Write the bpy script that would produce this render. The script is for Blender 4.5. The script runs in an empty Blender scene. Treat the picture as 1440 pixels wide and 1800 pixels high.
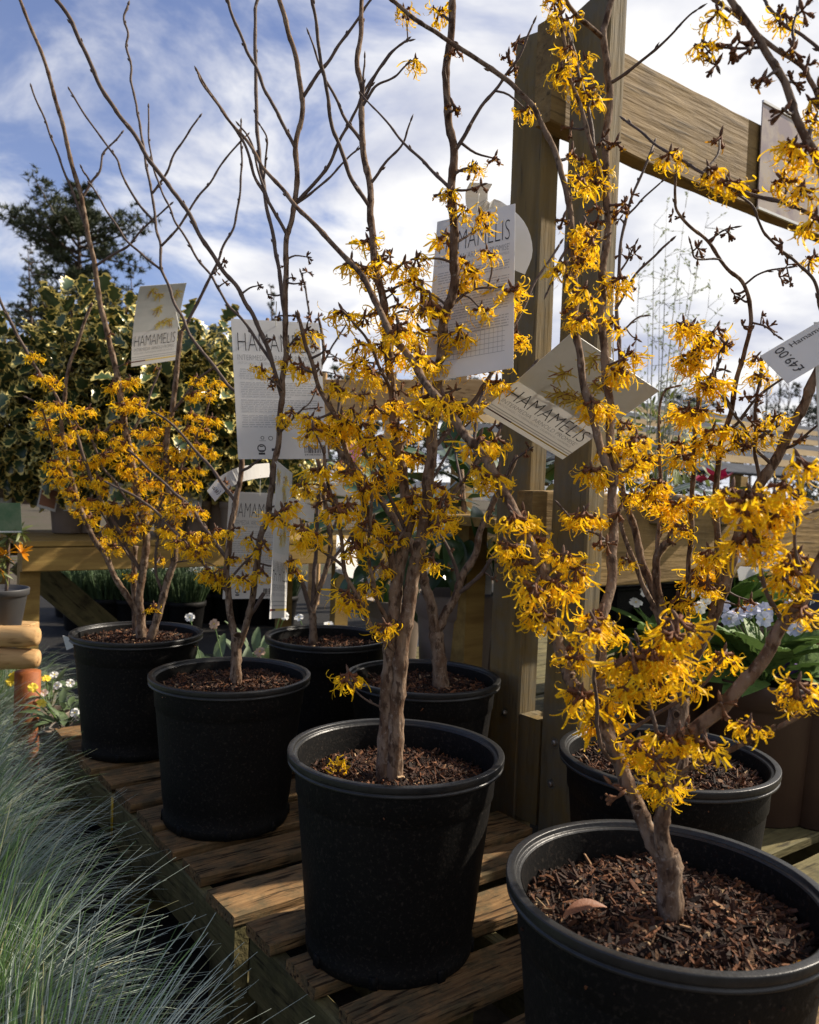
import bpy, bmesh, math, random
import numpy as np
from mathutils import Vector, Matrix, Quaternion, noise as mnoise

rnd = random.Random(7)
sc = bpy.context.scene
col = sc.collection
R_ = math.radians

# ------------------------------------------------------------------ camera
CZ = 0.93                                   # camera height above the ground
F = 1453.6                                  # focal length in photograph pixels (1440 wide)
PITCH, ROLL = R_(1.742), R_(2.24)
FWD = Vector((0, math.cos(PITCH), -math.sin(PITCH)))
_r0, _u0 = Vector((1, 0, 0)), Vector((0, math.sin(PITCH), math.cos(PITCH)))
RT = _r0 * math.cos(ROLL) + _u0 * math.sin(ROLL)
UP = -_r0 * math.sin(ROLL) + _u0 * math.cos(ROLL)
EYE = Vector((0, 0, CZ))
cd = bpy.data.cameras.new('camera')
cam = bpy.data.objects.new('camera', cd)
col.objects.link(cam)
m = Matrix.Identity(4)
for i in range(3):
    m[i][0], m[i][1], m[i][2], m[i][3] = RT[i], UP[i], -FWD[i], EYE[i]
cam.matrix_world = m
cd.sensor_fit = 'HORIZONTAL'
cd.sensor_width = 36
cd.lens = 36 * F / 1440
cd.clip_start = 0.02
cd.clip_end = 500
cd.dof.use_dof = True
cd.dof.focus_distance = 1.22
cd.dof.aperture_fstop = 12
sc.camera = cam

# ------------------------------------------------------------------ sky and sun
SUN_AZ, SUN_EL = R_(22), R_(37)             # azimuth measured from +X towards +Y
w = bpy.data.worlds.new('World')
sc.world = w
w.use_nodes = True
nt = w.node_tree
nt.nodes.clear()
N, L = nt.nodes, nt.links


def wn(t, **k):
    n = N.new(t)
    for a, b in k.items():
        setattr(n, a, b)
    return n


out = wn('ShaderNodeOutputWorld')
bg = wn('ShaderNodeBackground')
bg.inputs['Strength'].default_value = 0.1
sky = wn('ShaderNodeTexSky', sky_type='NISHITA', sun_disc=False)
sky.sun_elevation = SUN_EL
sky.sun_rotation = R_(90) - SUN_AZ
sky.air_density, sky.dust_density, sky.ozone_density = 1.0, 0.6, 3.0
tc = wn('ShaderNodeTexCoord')
sep = wn('ShaderNodeSeparateXYZ')
L.new(tc.outputs['Generated'], sep.inputs[0])
zz = wn('ShaderNodeMath', operation='ADD')
zz.inputs[1].default_value = 0.22
zmax = wn('ShaderNodeMath', operation='MAXIMUM')
zmax.inputs[1].default_value = 0.0
L.new(sep.outputs['Z'], zmax.inputs[0])
L.new(zmax.outputs[0], zz.inputs[0])
dx = wn('ShaderNodeMath', operation='DIVIDE')
dy = wn('ShaderNodeMath', operation='DIVIDE')
for n_, o_ in ((dx, 'X'), (dy, 'Y')):
    L.new(sep.outputs[o_], n_.inputs[0])
    L.new(zz.outputs[0], n_.inputs[1])
cmb = wn('ShaderNodeCombineXYZ')
L.new(dx.outputs[0], cmb.inputs[0])
L.new(dy.outputs[0], cmb.inputs[1])
n1 = wn('ShaderNodeTexNoise')
n1.inputs['Scale'].default_value = 1.9
n1.inputs['Detail'].default_value = 7
n1.inputs['Roughness'].default_value = 0.6
n1.inputs['Distortion'].default_value = 0.5
L.new(cmb.outputs[0], n1.inputs['Vector'])
# the cloud deck thickens towards the sun and towards the horizon
ax = wn('ShaderNodeMath', operation='MULTIPLY_ADD')
ax.inputs[1].default_value = 0.55
L.new(sep.outputs['X'], ax.inputs[0])
L.new(n1.outputs['Fac'], ax.inputs[2])
az = wn('ShaderNodeMath', operation='MULTIPLY_ADD')
az.inputs[1].default_value = -0.28
L.new(zmax.outputs[0], az.inputs[0])
L.new(ax.outputs[0], az.inputs[2])
cov = wn('ShaderNodeMapRange', interpolation_type='SMOOTHSTEP')
cov.inputs['From Min'].default_value = 0.17
cov.inputs['From Max'].default_value = 0.44
cov.inputs['To Min'].default_value = 0.06
cov.inputs['To Max'].default_value = 1.0
L.new(az.outputs[0], cov.inputs['Value'])
n2 = wn('ShaderNodeTexNoise')
n2.inputs['Scale'].default_value = 2.8
n2.inputs['Detail'].default_value = 6
n2.inputs['Roughness'].default_value = 0.5
mp = wn('ShaderNodeMapping')
mp.inputs['Location'].default_value = (3.1, 1.7, 0.4)
L.new(cmb.outputs[0], mp.inputs[0])
L.new(mp.outputs[0], n2.inputs['Vector'])
cr = wn('ShaderNodeValToRGB')
cr.color_ramp.elements[0].position = 0.34
cr.color_ramp.elements[0].color = (3.2, 3.4, 4.2, 1)
cr.color_ramp.elements[1].position = 0.60
cr.color_ramp.elements[1].color = (6.0, 5.95, 5.9, 1)
L.new(n2.outputs['Fac'], cr.inputs[0])
mx = wn('ShaderNodeMixRGB')
L.new(cov.outputs[0], mx.inputs[0])
tint = wn('ShaderNodeMixRGB', blend_type='MULTIPLY')
tint.inputs[0].default_value = 1
tint.inputs[2].default_value = (.74, .68, .80, 1)
L.new(sky.outputs[0], tint.inputs[1])
L.new(tint.outputs[0], mx.inputs[1])
L.new(cr.outputs[0], mx.inputs[2])
L.new(mx.outputs[0], bg.inputs['Color'])
L.new(bg.outputs[0], out.inputs['Surface'])

sd = bpy.data.lights.new('sun', 'SUN')
sun = bpy.data.objects.new('sun', sd)
col.objects.link(sun)
sd.energy = 4.6
sd.angle = R_(0.9)
sd.color = (1.0, 0.89, 0.74)
to_sun = Vector((math.cos(SUN_EL) * math.cos(SUN_AZ), math.cos(SUN_EL) * math.sin(SUN_AZ), math.sin(SUN_EL)))
sun.rotation_euler = to_sun.to_track_quat('Z', 'Y').to_euler()
sun.location = to_sun * 20

sc.view_settings.view_transform = 'Standard'
sc.view_settings.look = 'None'
sc.view_settings.gamma = 1
sc.view_settings.exposure = 0.85
sc.render.engine = 'CYCLES'
sc.cycles.max_bounces = 6
sc.cycles.transparent_max_bounces = 6
sc.cycles.caustics_reflective = False
sc.cycles.caustics_refractive = False

# ------------------------------------------------------------------ frames of reference
ANG = R_(53.6)
U = Vector((math.sin(ANG), math.cos(ANG), 0))     # along the rails, away to the right
V = Vector((-math.cos(ANG), math.sin(ANG), 0))    # along the rows of pots, away to the left
RUV = Matrix((U, V, Vector((0, 0, 1)))).transposed()
PALLET = CZ - 0.68                                 # top of the pallet slats


def at(px, py, d):
    """point at distance d in front of the camera, seen at photograph pixel (px, py)"""
    return EYE + (FWD + RT * ((px - 720) / F) - UP * ((py - 900) / F)) * d


def uvz(u, v, z):
    p = U * u + V * v
    return Vector((p.x, p.y, z))


def pix(p):
    q = p - EYE
    d = q.dot(FWD)
    return 720 + F * q.dot(RT) / d, 900 - F * q.dot(UP) / d, d


# ------------------------------------------------------------------ materials
MATS = {}


def mat(name, color, rough=0.6, spec=0.4, var=None, scale=30.0, stretch=(1, 1, 1), detail=5.0, bump=0.0, bump_scale=None,
        transl=0.0, sheen=None, coat=0.0, attr=False, rand=0.0, metallic=0.0, contrast=(0.3, 0.7), dirt=None, coords='Object', crack=None):
    """procedural Principled material: base colour varied to `var` by noise, optional second layer of dirt, bump and translucency"""
    if name in MATS:
        return MATS[name]
    M = bpy.data.materials.new(name)
    M.use_nodes = True
    t = M.node_tree
    n, l = t.nodes, t.links
    p = n['Principled BSDF']
    p.inputs['Roughness'].default_value = rough
    p.inputs['Specular IOR Level'].default_value = spec
    p.inputs['Metallic'].default_value = metallic
    p.inputs['Coat Weight'].default_value = coat
    c = n.new('ShaderNodeRGB')
    c.outputs[0].default_value = (*color, 1)
    cur = c.outputs[0]
    tcn = n.new('ShaderNodeTexCoord')
    oi = n.new('ShaderNodeObjectInfo')
    add = n.new('ShaderNodeVectorMath')
    add.operation = 'MULTIPLY_ADD'
    cx = n.new('ShaderNodeCombineXYZ')
    for k in range(3):
        l.new(oi.outputs['Random'], cx.inputs[k])
    l.new(cx.outputs[0], add.inputs[0])
    add.inputs[1].default_value = (7.3, 3.1, 5.7)
    l.new(tcn.outputs[coords], add.inputs[2])
    mpn = n.new('ShaderNodeMapping')
    mpn.inputs['Scale'].default_value = stretch
    l.new(add.outputs[0], mpn.inputs[0])
    ns = n.new('ShaderNodeTexNoise')
    ns.inputs['Scale'].default_value = scale
    ns.inputs['Detail'].default_value = detail
    ns.inputs['Roughness'].default_value = 0.62
    l.new(mpn.outputs[0], ns.inputs['Vector'])
    if attr:
        at_ = n.new('ShaderNodeAttribute')
        at_.attribute_name = 'tint'
        mm = n.new('ShaderNodeMixRGB')
        mm.blend_type = 'MULTIPLY'
        mm.inputs[0].default_value = 1
        l.new(cur, mm.inputs[1])
        l.new(at_.outputs['Color'], mm.inputs[2])
        cur = mm.outputs[0]
    if var is not None:
        mr = n.new('ShaderNodeMapRange')
        mr.inputs['From Min'].default_value, mr.inputs['From Max'].default_value = contrast
        l.new(ns.outputs['Fac'], mr.inputs['Value'])
        m2 = n.new('ShaderNodeMixRGB')
        l.new(mr.outputs[0], m2.inputs[0])
        l.new(cur, m2.inputs[1])
        if attr:
            m3 = n.new('ShaderNodeMixRGB')
            m3.blend_type = 'MULTIPLY'
            m3.inputs[0].default_value = 1
            m3.inputs[1].default_value = (*var, 1)
            l.new(at_.outputs['Color'], m3.inputs[2])
            l.new(m3.outputs[0], m2.inputs[2])
        else:
            m2.inputs[2].default_value = (*var, 1)
        cur = m2.outputs[0]
    if dirt is not None:                       # (colour, scale, low, high, strength)
        dn = n.new('ShaderNodeTexNoise')
        dn.inputs['Scale'].default_value = dirt[1]
        dn.inputs['Detail'].default_value = 8
        dn.inputs['Roughness'].default_value = 0.7
        l.new(add.outputs[0], dn.inputs['Vector'])
        dr = n.new('ShaderNodeMapRange')
        dr.inputs['From Min'].default_value, dr.inputs['From Max'].default_value = dirt[2], dirt[3]
        dr.inputs['To Max'].default_value = dirt[4]
        l.new(dn.outputs['Fac'], dr.inputs['Value'])
        m4 = n.new('ShaderNodeMixRGB')
        l.new(dr.outputs[0], m4.inputs[0])
        l.new(cur, m4.inputs[1])
        m4.inputs[2].default_value = (*dirt[0], 1)
        cur = m4.outputs[0]
    if crack is not None:                      # (colour, scale, low, high, strength): thin dark checks along the grain
        kn = n.new('ShaderNodeTexNoise')
        kn.inputs['Scale'].default_value = crack[1]
        kn.inputs['Detail'].default_value = 4
        kn.inputs['Roughness'].default_value = .55
        l.new(mpn.outputs[0], kn.inputs['Vector'])
        kr = n.new('ShaderNodeMapRange')
        kr.inputs['From Min'].default_value, kr.inputs['From Max'].default_value = crack[2], crack[3]
        kr.inputs['To Max'].default_value = crack[4]
        l.new(kn.outputs['Fac'], kr.inputs['Value'])
        m5 = n.new('ShaderNodeMixRGB')
        l.new(kr.outputs[0], m5.inputs[0])
        l.new(cur, m5.inputs[1])
        m5.inputs[2].default_value = (*crack[0], 1)
        cur = m5.outputs[0]
    if rand:
        hs = n.new('ShaderNodeHueSaturation')
        vr = n.new('ShaderNodeMapRange')
        vr.inputs['To Min'].default_value, vr.inputs['To Max'].default_value = 1 - rand, 1 + rand
        l.new(oi.outputs['Random'], vr.inputs['Value'])
        l.new(vr.outputs[0], hs.inputs['Value'])
        l.new(cur, hs.inputs['Color'])
        cur = hs.outputs[0]
    l.new(cur, p.inputs['Base Color'])
    if bump:
        b = n.new('ShaderNodeBump')
        b.inputs['Strength'].default_value = bump
        b.inputs['Distance'].default_value = 0.006
        if bump_scale:
            nb = n.new('ShaderNodeTexNoise')
            nb.inputs['Scale'].default_value = bump_scale
            nb.inputs['Detail'].default_value = 6
            l.new(mpn.outputs[0], nb.inputs['Vector'])
            l.new(nb.outputs['Fac'], b.inputs['Height'])
        else:
            l.new(ns.outputs['Fac'], b.inputs['Height'])
        l.new(b.outputs[0], p.inputs['Normal'])
    if transl:
        tr = n.new('ShaderNodeBsdfTranslucent')
        l.new(cur, tr.inputs['Color'])
        ms = n.new('ShaderNodeMixShader')
        ms.inputs[0].default_value = transl
        l.new(p.outputs[0], ms.inputs[1])
        l.new(tr.outputs[0], ms.inputs[2])
        l.new(ms.outputs[0], n['Material Output'].inputs['Surface'])
    MATS[name] = M
    return M


BLACK_POT = mat('black_plastic', (.0032, .0032, .0034), rough=.62, spec=.13, var=(.0065, .006, .0056), scale=9, bump=.12, bump_scale=240,
                dirt=((.075, .06, .048), 190, .54, .78, .6))
RIM = mat('black_rim', (.009, .009, .0095), rough=.38, spec=.42, var=(.02, .02, .02), scale=60, bump=.1, bump_scale=200,
          dirt=((.12, .11, .1), 160, .66, .8, .6))
TAUPE = mat('taupe_plastic', (.19, .15, .12), rough=.55, var=(.15, .115, .09), scale=12, bump=.05, bump_scale=150)
BROWN_POT = mat('brown_plastic', (.06, .034, .022), rough=.5, var=(.045, .025, .017), scale=12, bump=.05, bump_scale=150)
BARK = mat('witch_hazel_bark', (.215, .152, .104), rough=.9, spec=.12, contrast=(.42, .6), var=(.105, .062, .038), scale=60, stretch=(1, 1, .45), bump=.55,
           bump_scale=150, dirt=((.33, .28, .23), 150, .56, .66, .55), coords='Object', crack=((.04, .022, .014), 110, .54, .62, .8))
TWIG = mat('twig_bark', (.14, .10, .078), rough=.7, spec=.25, var=(.07, .048, .038), scale=60, bump=.3, bump_scale=160)
BUD = mat('bud_scale', (.17, .105, .07), rough=.85, spec=.2, var=(.10, .055, .04), scale=120, bump=.3)
PETAL = mat('petal_yellow', (.96, .67, .02), rough=.5, spec=.25, var=(.95, .55, .01), scale=55, transl=.45, rand=.08)
PETAL_OLD = mat('petal_faded', (.62, .33, .02), rough=.6, spec=.2, var=(.45, .2, .02), scale=90, transl=.3, rand=.15)
CALYX = mat('calyx_maroon', (.10, .028, .014), rough=.75, spec=.2, var=(.20, .10, .045), scale=160, rand=.2)
MULCH = mat('mulch_chip', (1, 1, 1), rough=.8, spec=.25, attr=True, var=(.55, .5, .45), scale=140, bump=.4)
SOIL = mat('dark_compost', (.022, .013, .009), rough=.95, spec=.1, var=(.045, .026, .016), scale=120, bump=.8, bump_scale=90)
SLAT = mat('pallet_wood', (.27, .165, .075), rough=.85, spec=.12, var=(.12, .066, .03), scale=11, stretch=(.7, 9, 9), detail=8, bump=.7,
           bump_scale=14, dirt=((.085, .068, .038), 21, .44, .60, .85), rand=.22, crack=((.016, .010, .006), 17, .54, .63, .9))
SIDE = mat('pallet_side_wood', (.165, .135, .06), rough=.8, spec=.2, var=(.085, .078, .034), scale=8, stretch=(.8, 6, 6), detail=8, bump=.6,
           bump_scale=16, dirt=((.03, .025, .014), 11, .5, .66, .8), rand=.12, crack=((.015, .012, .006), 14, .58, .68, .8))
POST = mat('treated_post', (.225, .15, .05), rough=.75, spec=.2, var=(.125, .085, .03), scale=7, stretch=(6, 6, .5), detail=9, bump=.5,
           bump_scale=12, dirt=((.14, .13, .10), 6, .42, .60, .7), crack=((.035, .024, .01), 13, .60, .72, .7))
BEAM = mat('treated_beam', (.27, .18, .07), rough=.75, spec=.2, var=(.16, .10, .036), scale=7, stretch=(.55, 5, 6), detail=9, bump=.6,
           bump_scale=12, dirt=((.09, .058, .025), 9, .46, .66, .6), crack=((.045, .03, .012), 12, .57, .70, .75))
BENCHW = mat('bench_wood', (.30, .20, .06), rough=.75, spec=.2, var=(.17, .10, .028), scale=6, stretch=(.6, 5, 6), detail=8, bump=.4,
             dirt=((.15, .09, .03), 5, .54, .7, .6), rand=.08)
LOGW = mat('peeled_log', (.52, .34, .16), rough=.8, spec=.2, var=(.34, .19, .075), scale=6, stretch=(.7, 6, 6), detail=8, bump=.6, crack=((.07, .035, .015), 12, .58, .7, .8))
STAINED = mat('stained_leg', (.33, .105, .028), rough=.65, spec=.3, var=(.19, .05, .014), scale=7, stretch=(6, 6, .5), detail=8, bump=.3)
STEEL = mat('bolt_steel', (.42, .39, .33), rough=.42, metallic=.9, var=(.25, .21, .16), scale=80)
CARD = mat('label_card', (.74, .73, .71), rough=.42, spec=.4, var=(.70, .69, .66), scale=20, transl=.36)
INK = mat('ink_black', (.018, .015, .018), rough=.5)
INKG = mat('ink_grey', (.26, .26, .26), rough=.5)
INKL = mat('ink_light_grey', (.40, .40, .40), rough=.5)
INKO = mat('ink_ochre', (.62, .46, .10), rough=.5)
INKB = mat('ink_brown', (.10, .04, .035), rough=.5)
PRINTY = mat('print_yellow', (.78, .66, .16), rough=.45, var=(.66, .50, .07), scale=60, transl=.34)
PRINTR = mat('print_dull_red', (.30, .14, .08), rough=.45)
PRINTBG = mat('print_pale_grey', (.72, .73, .72), rough=.42, var=(.62, .64, .62), scale=18, transl=.34)


# ------------------------------------------------------------------ mesh building
class MB:
    """collects verts and faces for ONE mesh object"""

    def __init__(s):
        s.v, s.f, s.mi, s.tint = [], [], [], []

    def quad_strip(s, rings, close_ring=True, mi=0, cap=(False, False)):
        b = len(s.v)
        k = len(rings[0])
        for r in rings:
            s.v.extend(r)
        for i in range(len(rings) - 1):
            for j in range(k if close_ring else k - 1):
                j2 = (j + 1) % k
                s.f.append((b + i * k + j, b + i * k + j2, b + (i + 1) * k + j2, b + (i + 1) * k + j))
                s.mi.append(mi)
        if cap[0]:
            s.f.append(tuple(b + j for j in reversed(range(k))))
            s.mi.append(mi)
        if cap[1]:
            s.f.append(tuple(b + (len(rings) - 1) * k + j for j in range(k)))
            s.mi.append(mi)

    def poly(s, pts, mi=0):
        b = len(s.v)
        s.v.extend(pts)
        s.f.append(tuple(range(b, b + len(pts))))
        s.mi.append(mi)

    def box(s, c, h, M=None, mi=0, bev=0.0):
        """box of half sizes h about c, optionally chamfered, turned by 3x3 M"""
        hx, hy, hz = h
        pts, fs = [], []
        if bev <= 0:
            for z in (-hz, hz):
                for x, y in ((-hx, -hy), (hx, -hy), (hx, hy), (-hx, hy)):
                    pts.append(Vector((x, y, z)))
            fs = [(3, 2, 1, 0), (4, 5, 6, 7), (0, 1, 5, 4), (1, 2, 6, 5), (2, 3, 7, 6), (3, 0, 4, 7)]
        else:
            b = bev
            ring = [(-hx, -hy), (hx, -hy), (hx, hy), (-hx, hy)]
            for z, e in ((-hz, b), (-hz + b, 0), (hz - b, 0), (hz, b)):
                for (x, y) in ring:
                    sx, sy = (1 if x > 0 else -1), (1 if y > 0 else -1)
                    pts.append(Vector((x - sx * (e), y - sy * (e + (b if False else 0)), z)))
            for i in range(3):
                for j in range(4):
                    j2 = (j + 1) % 4
                    fs.append((i * 4 + j, i * 4 + j2, i * 4 + 4 + j2, i * 4 + 4 + j))
            fs += [(3, 2, 1, 0), (12, 13, 14, 15)]
        b0 = len(s.v)
        c = Vector(c)
        for p in pts:
            s.v.append(c + (M @ p if M else p))
        for f in fs:
            s.f.append(tuple(b0 + i for i in f))
            s.mi.append(mi)

    def lathe(s, prof, seg=48, c=(0, 0, 0), mi=0):
        c = Vector(c)
        rings = []
        for r, z in prof:
            rings.append([c + Vector((r * math.cos(2 * math.pi * j / seg), r * math.sin(2 * math.pi * j / seg), z)) for j in range(seg)])
        s.quad_strip(rings, True, mi)

    def tube(s, pts, rad, sides=7, mi=0, capend=True):
        """tapered tube through pts with radius list rad"""
        n = len(pts)
        rings = []
        t0 = (pts[1] - pts[0]).normalized()
        a = t0.orthogonal().normalized()
        for i in range(n):
            t = (pts[min(i + 1, n - 1)] - pts[max(i - 1, 0)])
            if t.length < 1e-9:
                t = t0.copy()
            t.normalize()
            a = (a - t * a.dot(t))
            if a.length < 1e-6:
                a = t.orthogonal()
            a.normalize()
            b = t.cross(a)
            rings.append([pts[i] + (a * math.cos(2 * math.pi * j / sides) + b * math.sin(2 * math.pi * j / sides)) * rad[i] for j in range(sides)])
        s.quad_strip(rings, True, mi, (True, capend))

    def bud(s, p, d, length, r, mi=0, sides=5):
        d = d.normalized()
        prof = [(0, .45), (.3, 1.0), (.65, .8), (1.0, .08)]
        s.tube([p + d * length * q for q, _ in prof], [r * e for _, e in prof], sides, mi)

    def mesh(s, name, mats, smooth=True):
        me = bpy.data.meshes.new(name)
        me.from_pydata([tuple(v) for v in s.v], [], s.f)
        for m_ in mats:
            me.materials.append(m_)
        if len(mats) > 1:
            me.polygons.foreach_set('material_index', s.mi)
        if smooth:
            me.polygons.foreach_set('use_smooth', [True] * len(s.f))
        if s.tint:
            a = me.color_attributes.new('tint', 'FLOAT_COLOR', 'POINT')
            a.data.foreach_set('color', np.array(s.tint, dtype=np.float32).ravel())
        me.update()
        return me

    def obj(s, name, mats, parent=None, smooth=True):
        if not isinstance(mats, (list, tuple)):
            mats = [mats]
        return link(name, s.mesh(name, mats, smooth), parent)


def link(name, data, parent=None, M=None):
    o = bpy.data.objects.new(name, data)
    col.objects.link(o)
    if M is not None:
        o.matrix_basis = M
    if parent is not None:
        o.parent = parent
        if M is None or True:
            o.matrix_parent_inverse = WORLD_OF[parent.name].inverted()
        WORLD_OF[o.name] = (M.copy() if M is not None else Matrix.Identity(4))
    else:
        WORLD_OF[o.name] = (M.copy() if M is not None else Matrix.Identity(4))
    return o


WORLD_OF = {}


def thing(name, label, cat, loc, group=None):
    o = link(name, None, None, Matrix.Translation(Vector(loc)))
    o.empty_display_size = .05
    return tag(o, label, cat, group)


def tag(o, label, cat, group=None, kind=None):
    if label:
        o['label'] = label
    if cat:
        o['category'] = cat
    if group:
        o['group'] = group
    if kind:
        o['kind'] = kind
    return o


def structure(o):
    o['kind'] = 'structure'
    return o


def stuff(o):
    o['kind'] = 'stuff'
    return o


def catmull(pts, n=5):
    """smooth a polyline of tuples/vectors"""
    P = [Vector(p) for p in pts]
    if len(P) < 3:
        return [P[0].lerp(P[-1], i / (n * 2)) for i in range(n * 2 + 1)]
    P = [P[0] * 2 - P[1]] + P + [P[-1] * 2 - P[-2]]
    o = []
    for i in range(1, len(P) - 2):
        p0, p1, p2, p3 = P[i - 1:i + 3]
        for k in range(n):
            t = k / n
            o.append(.5 * ((2 * p1) + (p2 - p0) * t + (2 * p0 - 5 * p1 + 4 * p2 - p3) * t * t + (3 * p1 - p0 - 3 * p2 + p3) * t ** 3))
    o.append(P[-2])
    return o


def rvec(r=rnd):
    while True:
        v = Vector((r.uniform(-1, 1), r.uniform(-1, 1), r.uniform(-1, 1)))
        if .05 < v.length < 1:
            return v.normalized()


# ------------------------------------------------------------------ ground
GRAVEL = mat('gravel_ground', (.10, .085, .065), rough=.95, spec=.1, var=(.055, .046, .035), scale=35, detail=8, bump=.8, bump_scale=60,
             dirt=((.05, .06, .025), 1.3, .5, .62, .6))
g = MB()
gn = 40
for i in range(gn + 1):
    for j in range(gn + 1):
        fx, fy = (i / gn * 2 - 1), (j / gn * 2 - 1)
        x, y = math.copysign(abs(fx) ** 2.2 * 220, fx), math.copysign(abs(fy) ** 2.2 * 220, fy)
        rr = math.hypot(x, y)
        g.v.append(Vector((x, y, 0 + .012 * mnoise.noise((x * 1.7, y * 1.7, 0)) + (.25 * mnoise.noise((x * .03, y * .03, 3)) if rr > 20 else 0))))
for i in range(gn):
    for j in range(gn):
        a = i * (gn + 1) + j
        g.f.append((a, a + gn + 1, a + gn + 2, a + 1))
        g.mi.append(0)
structure(g.obj('ground', GRAVEL))
shd = MB()  # near-black ground sheet, added in place of the shade round the benches
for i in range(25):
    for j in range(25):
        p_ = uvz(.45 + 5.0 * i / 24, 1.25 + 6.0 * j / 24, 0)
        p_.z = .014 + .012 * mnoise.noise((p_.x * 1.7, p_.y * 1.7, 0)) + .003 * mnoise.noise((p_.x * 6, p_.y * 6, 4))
        shd.v.append(p_)
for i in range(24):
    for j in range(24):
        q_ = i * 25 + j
        shd.f.append((q_, q_ + 25, q_ + 26, q_ + 1))
        shd.mi.append(0)
structure(shd.obj('shade_sheet', mat('painted_shade', (.012, .012, .012), rough=.8, spec=.15, var=(.022, .02, .017), scale=40, bump=.4, bump_scale=120)))


# ------------------------------------------------------------------ timber pieces
def plank(name, parent, p, length, width, thick, rotM, mt, seed, wob=.0018, seg=7, chip=.004, wz=None):
    """a sawn board with slightly uneven edges; local X runs along the grain"""
    r = random.Random(seed)
    b = MB()
    rings = []
    ch = min(.003, thick * .2)
    for i in range(seg + 1):
        x = (i / seg - .5) * length
        w0 = width / 2 + r.uniform(-wob, wob)
        w1 = width / 2 + r.uniform(-wob, wob)
        dz = r.uniform(-wob, wob) * .5
        if wz is not None:
            w0 = w1 = width / 2
            dz = r.uniform(-wz, wz)
        e = 0
        if i in (0, seg):
            x += r.uniform(-chip, chip)
            e = .0015
        prof = [(-w0 + ch, -thick / 2), (w1 - ch, -thick / 2), (w1, -thick / 2 + ch), (w1, thick / 2 - ch), (w1 - ch, thick / 2 - e), (-w0 + ch, thick / 2 - e),
                (-w0, thick / 2 - ch), (-w0, -thick / 2 + ch)]
        rings.append([Vector((x + (r.uniform(-chip, chip) * .4 if i in (0, seg) else 0), y, z + dz)) for y, z in prof])
    b.quad_strip(rings, True, 0, (True, True))
    me = b.mesh(name, [mt], smooth=False)
    M = Matrix.Translation(p) @ rotM.to_4x4()
    return link(name, me, parent, M)


ROT_U = RUV                                            # local x along U
ROT_V = RUV @ Matrix.Rotation(R_(90), 3, 'Z')          # local x along V
ROT_Z_U = RUV @ Matrix.Rotation(R_(-90), 3, 'Y')       # local x along Z (posts)


def pallet(label, u0, u1, vs, v0, v1, seed, lower=True, top=None):
    """slats along U at the v ranges vs, side boards along V, blocks below"""
    root = thing('wooden_pallet', label, 'pallet', uvz(u0, v0, 0), 'pallets under the shrubs')
    r = random.Random(seed)
    for k, (a, b) in enumerate(vs):
        p = uvz((u0 + u1) / 2 + r.uniform(-.004, .004), (a + b) / 2, PALLET - .0105 + r.uniform(-.0015, .0015))
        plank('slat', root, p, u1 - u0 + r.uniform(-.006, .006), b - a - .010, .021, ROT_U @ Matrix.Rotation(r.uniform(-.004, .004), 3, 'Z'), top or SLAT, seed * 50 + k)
    for uu in (u0 + .014, (u0 + u1) / 2, u1 - .014):
        plank('side_board', root, uvz(uu, (v0 + v1) / 2, PALLET - .0215 - .05), v1 - v0 - .01, .024, .0995, ROT_V, SIDE, seed + int(uu * 100), seg=10)
    if lower:
        for uu in (u0 + .06, (u0 + u1) / 2, u1 - .06):
            for vv in (v0 + .07, (v0 + v1) / 2, v1 - .07):
                bl = MB()
                bl.box((0, 0, 0), (.05, .05, (PALLET - .122) / 2), bev=.004)
                link('block', bl.mesh('block', [SIDE], False), root, Matrix.Translation(uvz(uu, vv, (PALLET - .122) / 2)) @ RUV.to_4x4())
    return root


vsA = [(1.168, 1.281), (1.318, 1.414), (1.436, 1.545), (1.560, 1.666), (1.686, 1.802), (1.822, 1.930), (1.948, 2.056), (2.076, 2.190), (2.205, 2.310)]
pallet('low wooden pallet whose side board carries a strip of yellow paint and staple scratches', .556, 1.206, vsA, 1.166, 2.312, 3)
vsB = [(1.064, 1.152), (.938, 1.030), (.80, .898), (.655, .755), (.51, .612), (.365, .465), (.22, .32), (.07, .175)]
pallet('low wooden pallet with wide dark gaps between slats and a grey weathered side board', .570, 1.206, vsB, .068, 1.152, 11)
vsC = [(.985, 1.06), (.835, .94), (.70, .80), (.56, .665), (.42, .53), (.28, .385)]
pallet('greenish wooden pallet, slats coloured dark for shade, lying behind the timber posts', 1.30, 2.15, vsC, .278, 1.062, 23, top=SIDE)  # slats take the darker side wood, so shade is put into their colour

# yellow painted mark on the pallet's side board
yb = MB()
yb.box((0, 0, 0), (.0009, .006, .043), RUV)
yo = yb.obj('paint_mark', mat('yellow_paint', (.55, .36, .02), rough=.7, var=(.3, .2, .02), scale=60), [o for o in bpy.data.objects if o.name == 'wooden_pallet'][0])
for v_ in yo.data.vertices:
    v_.co += uvz(.5555 + .0014, 1.807, PALLET - .066)

# ------------------------------------------------------------------ timber display frame (posts, rails)
frame = thing('display_stand', 'tall treated timber stand of paired posts with heavy rails bolted between them', 'display stand', uvz(1.25, 1.2, 0))


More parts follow.
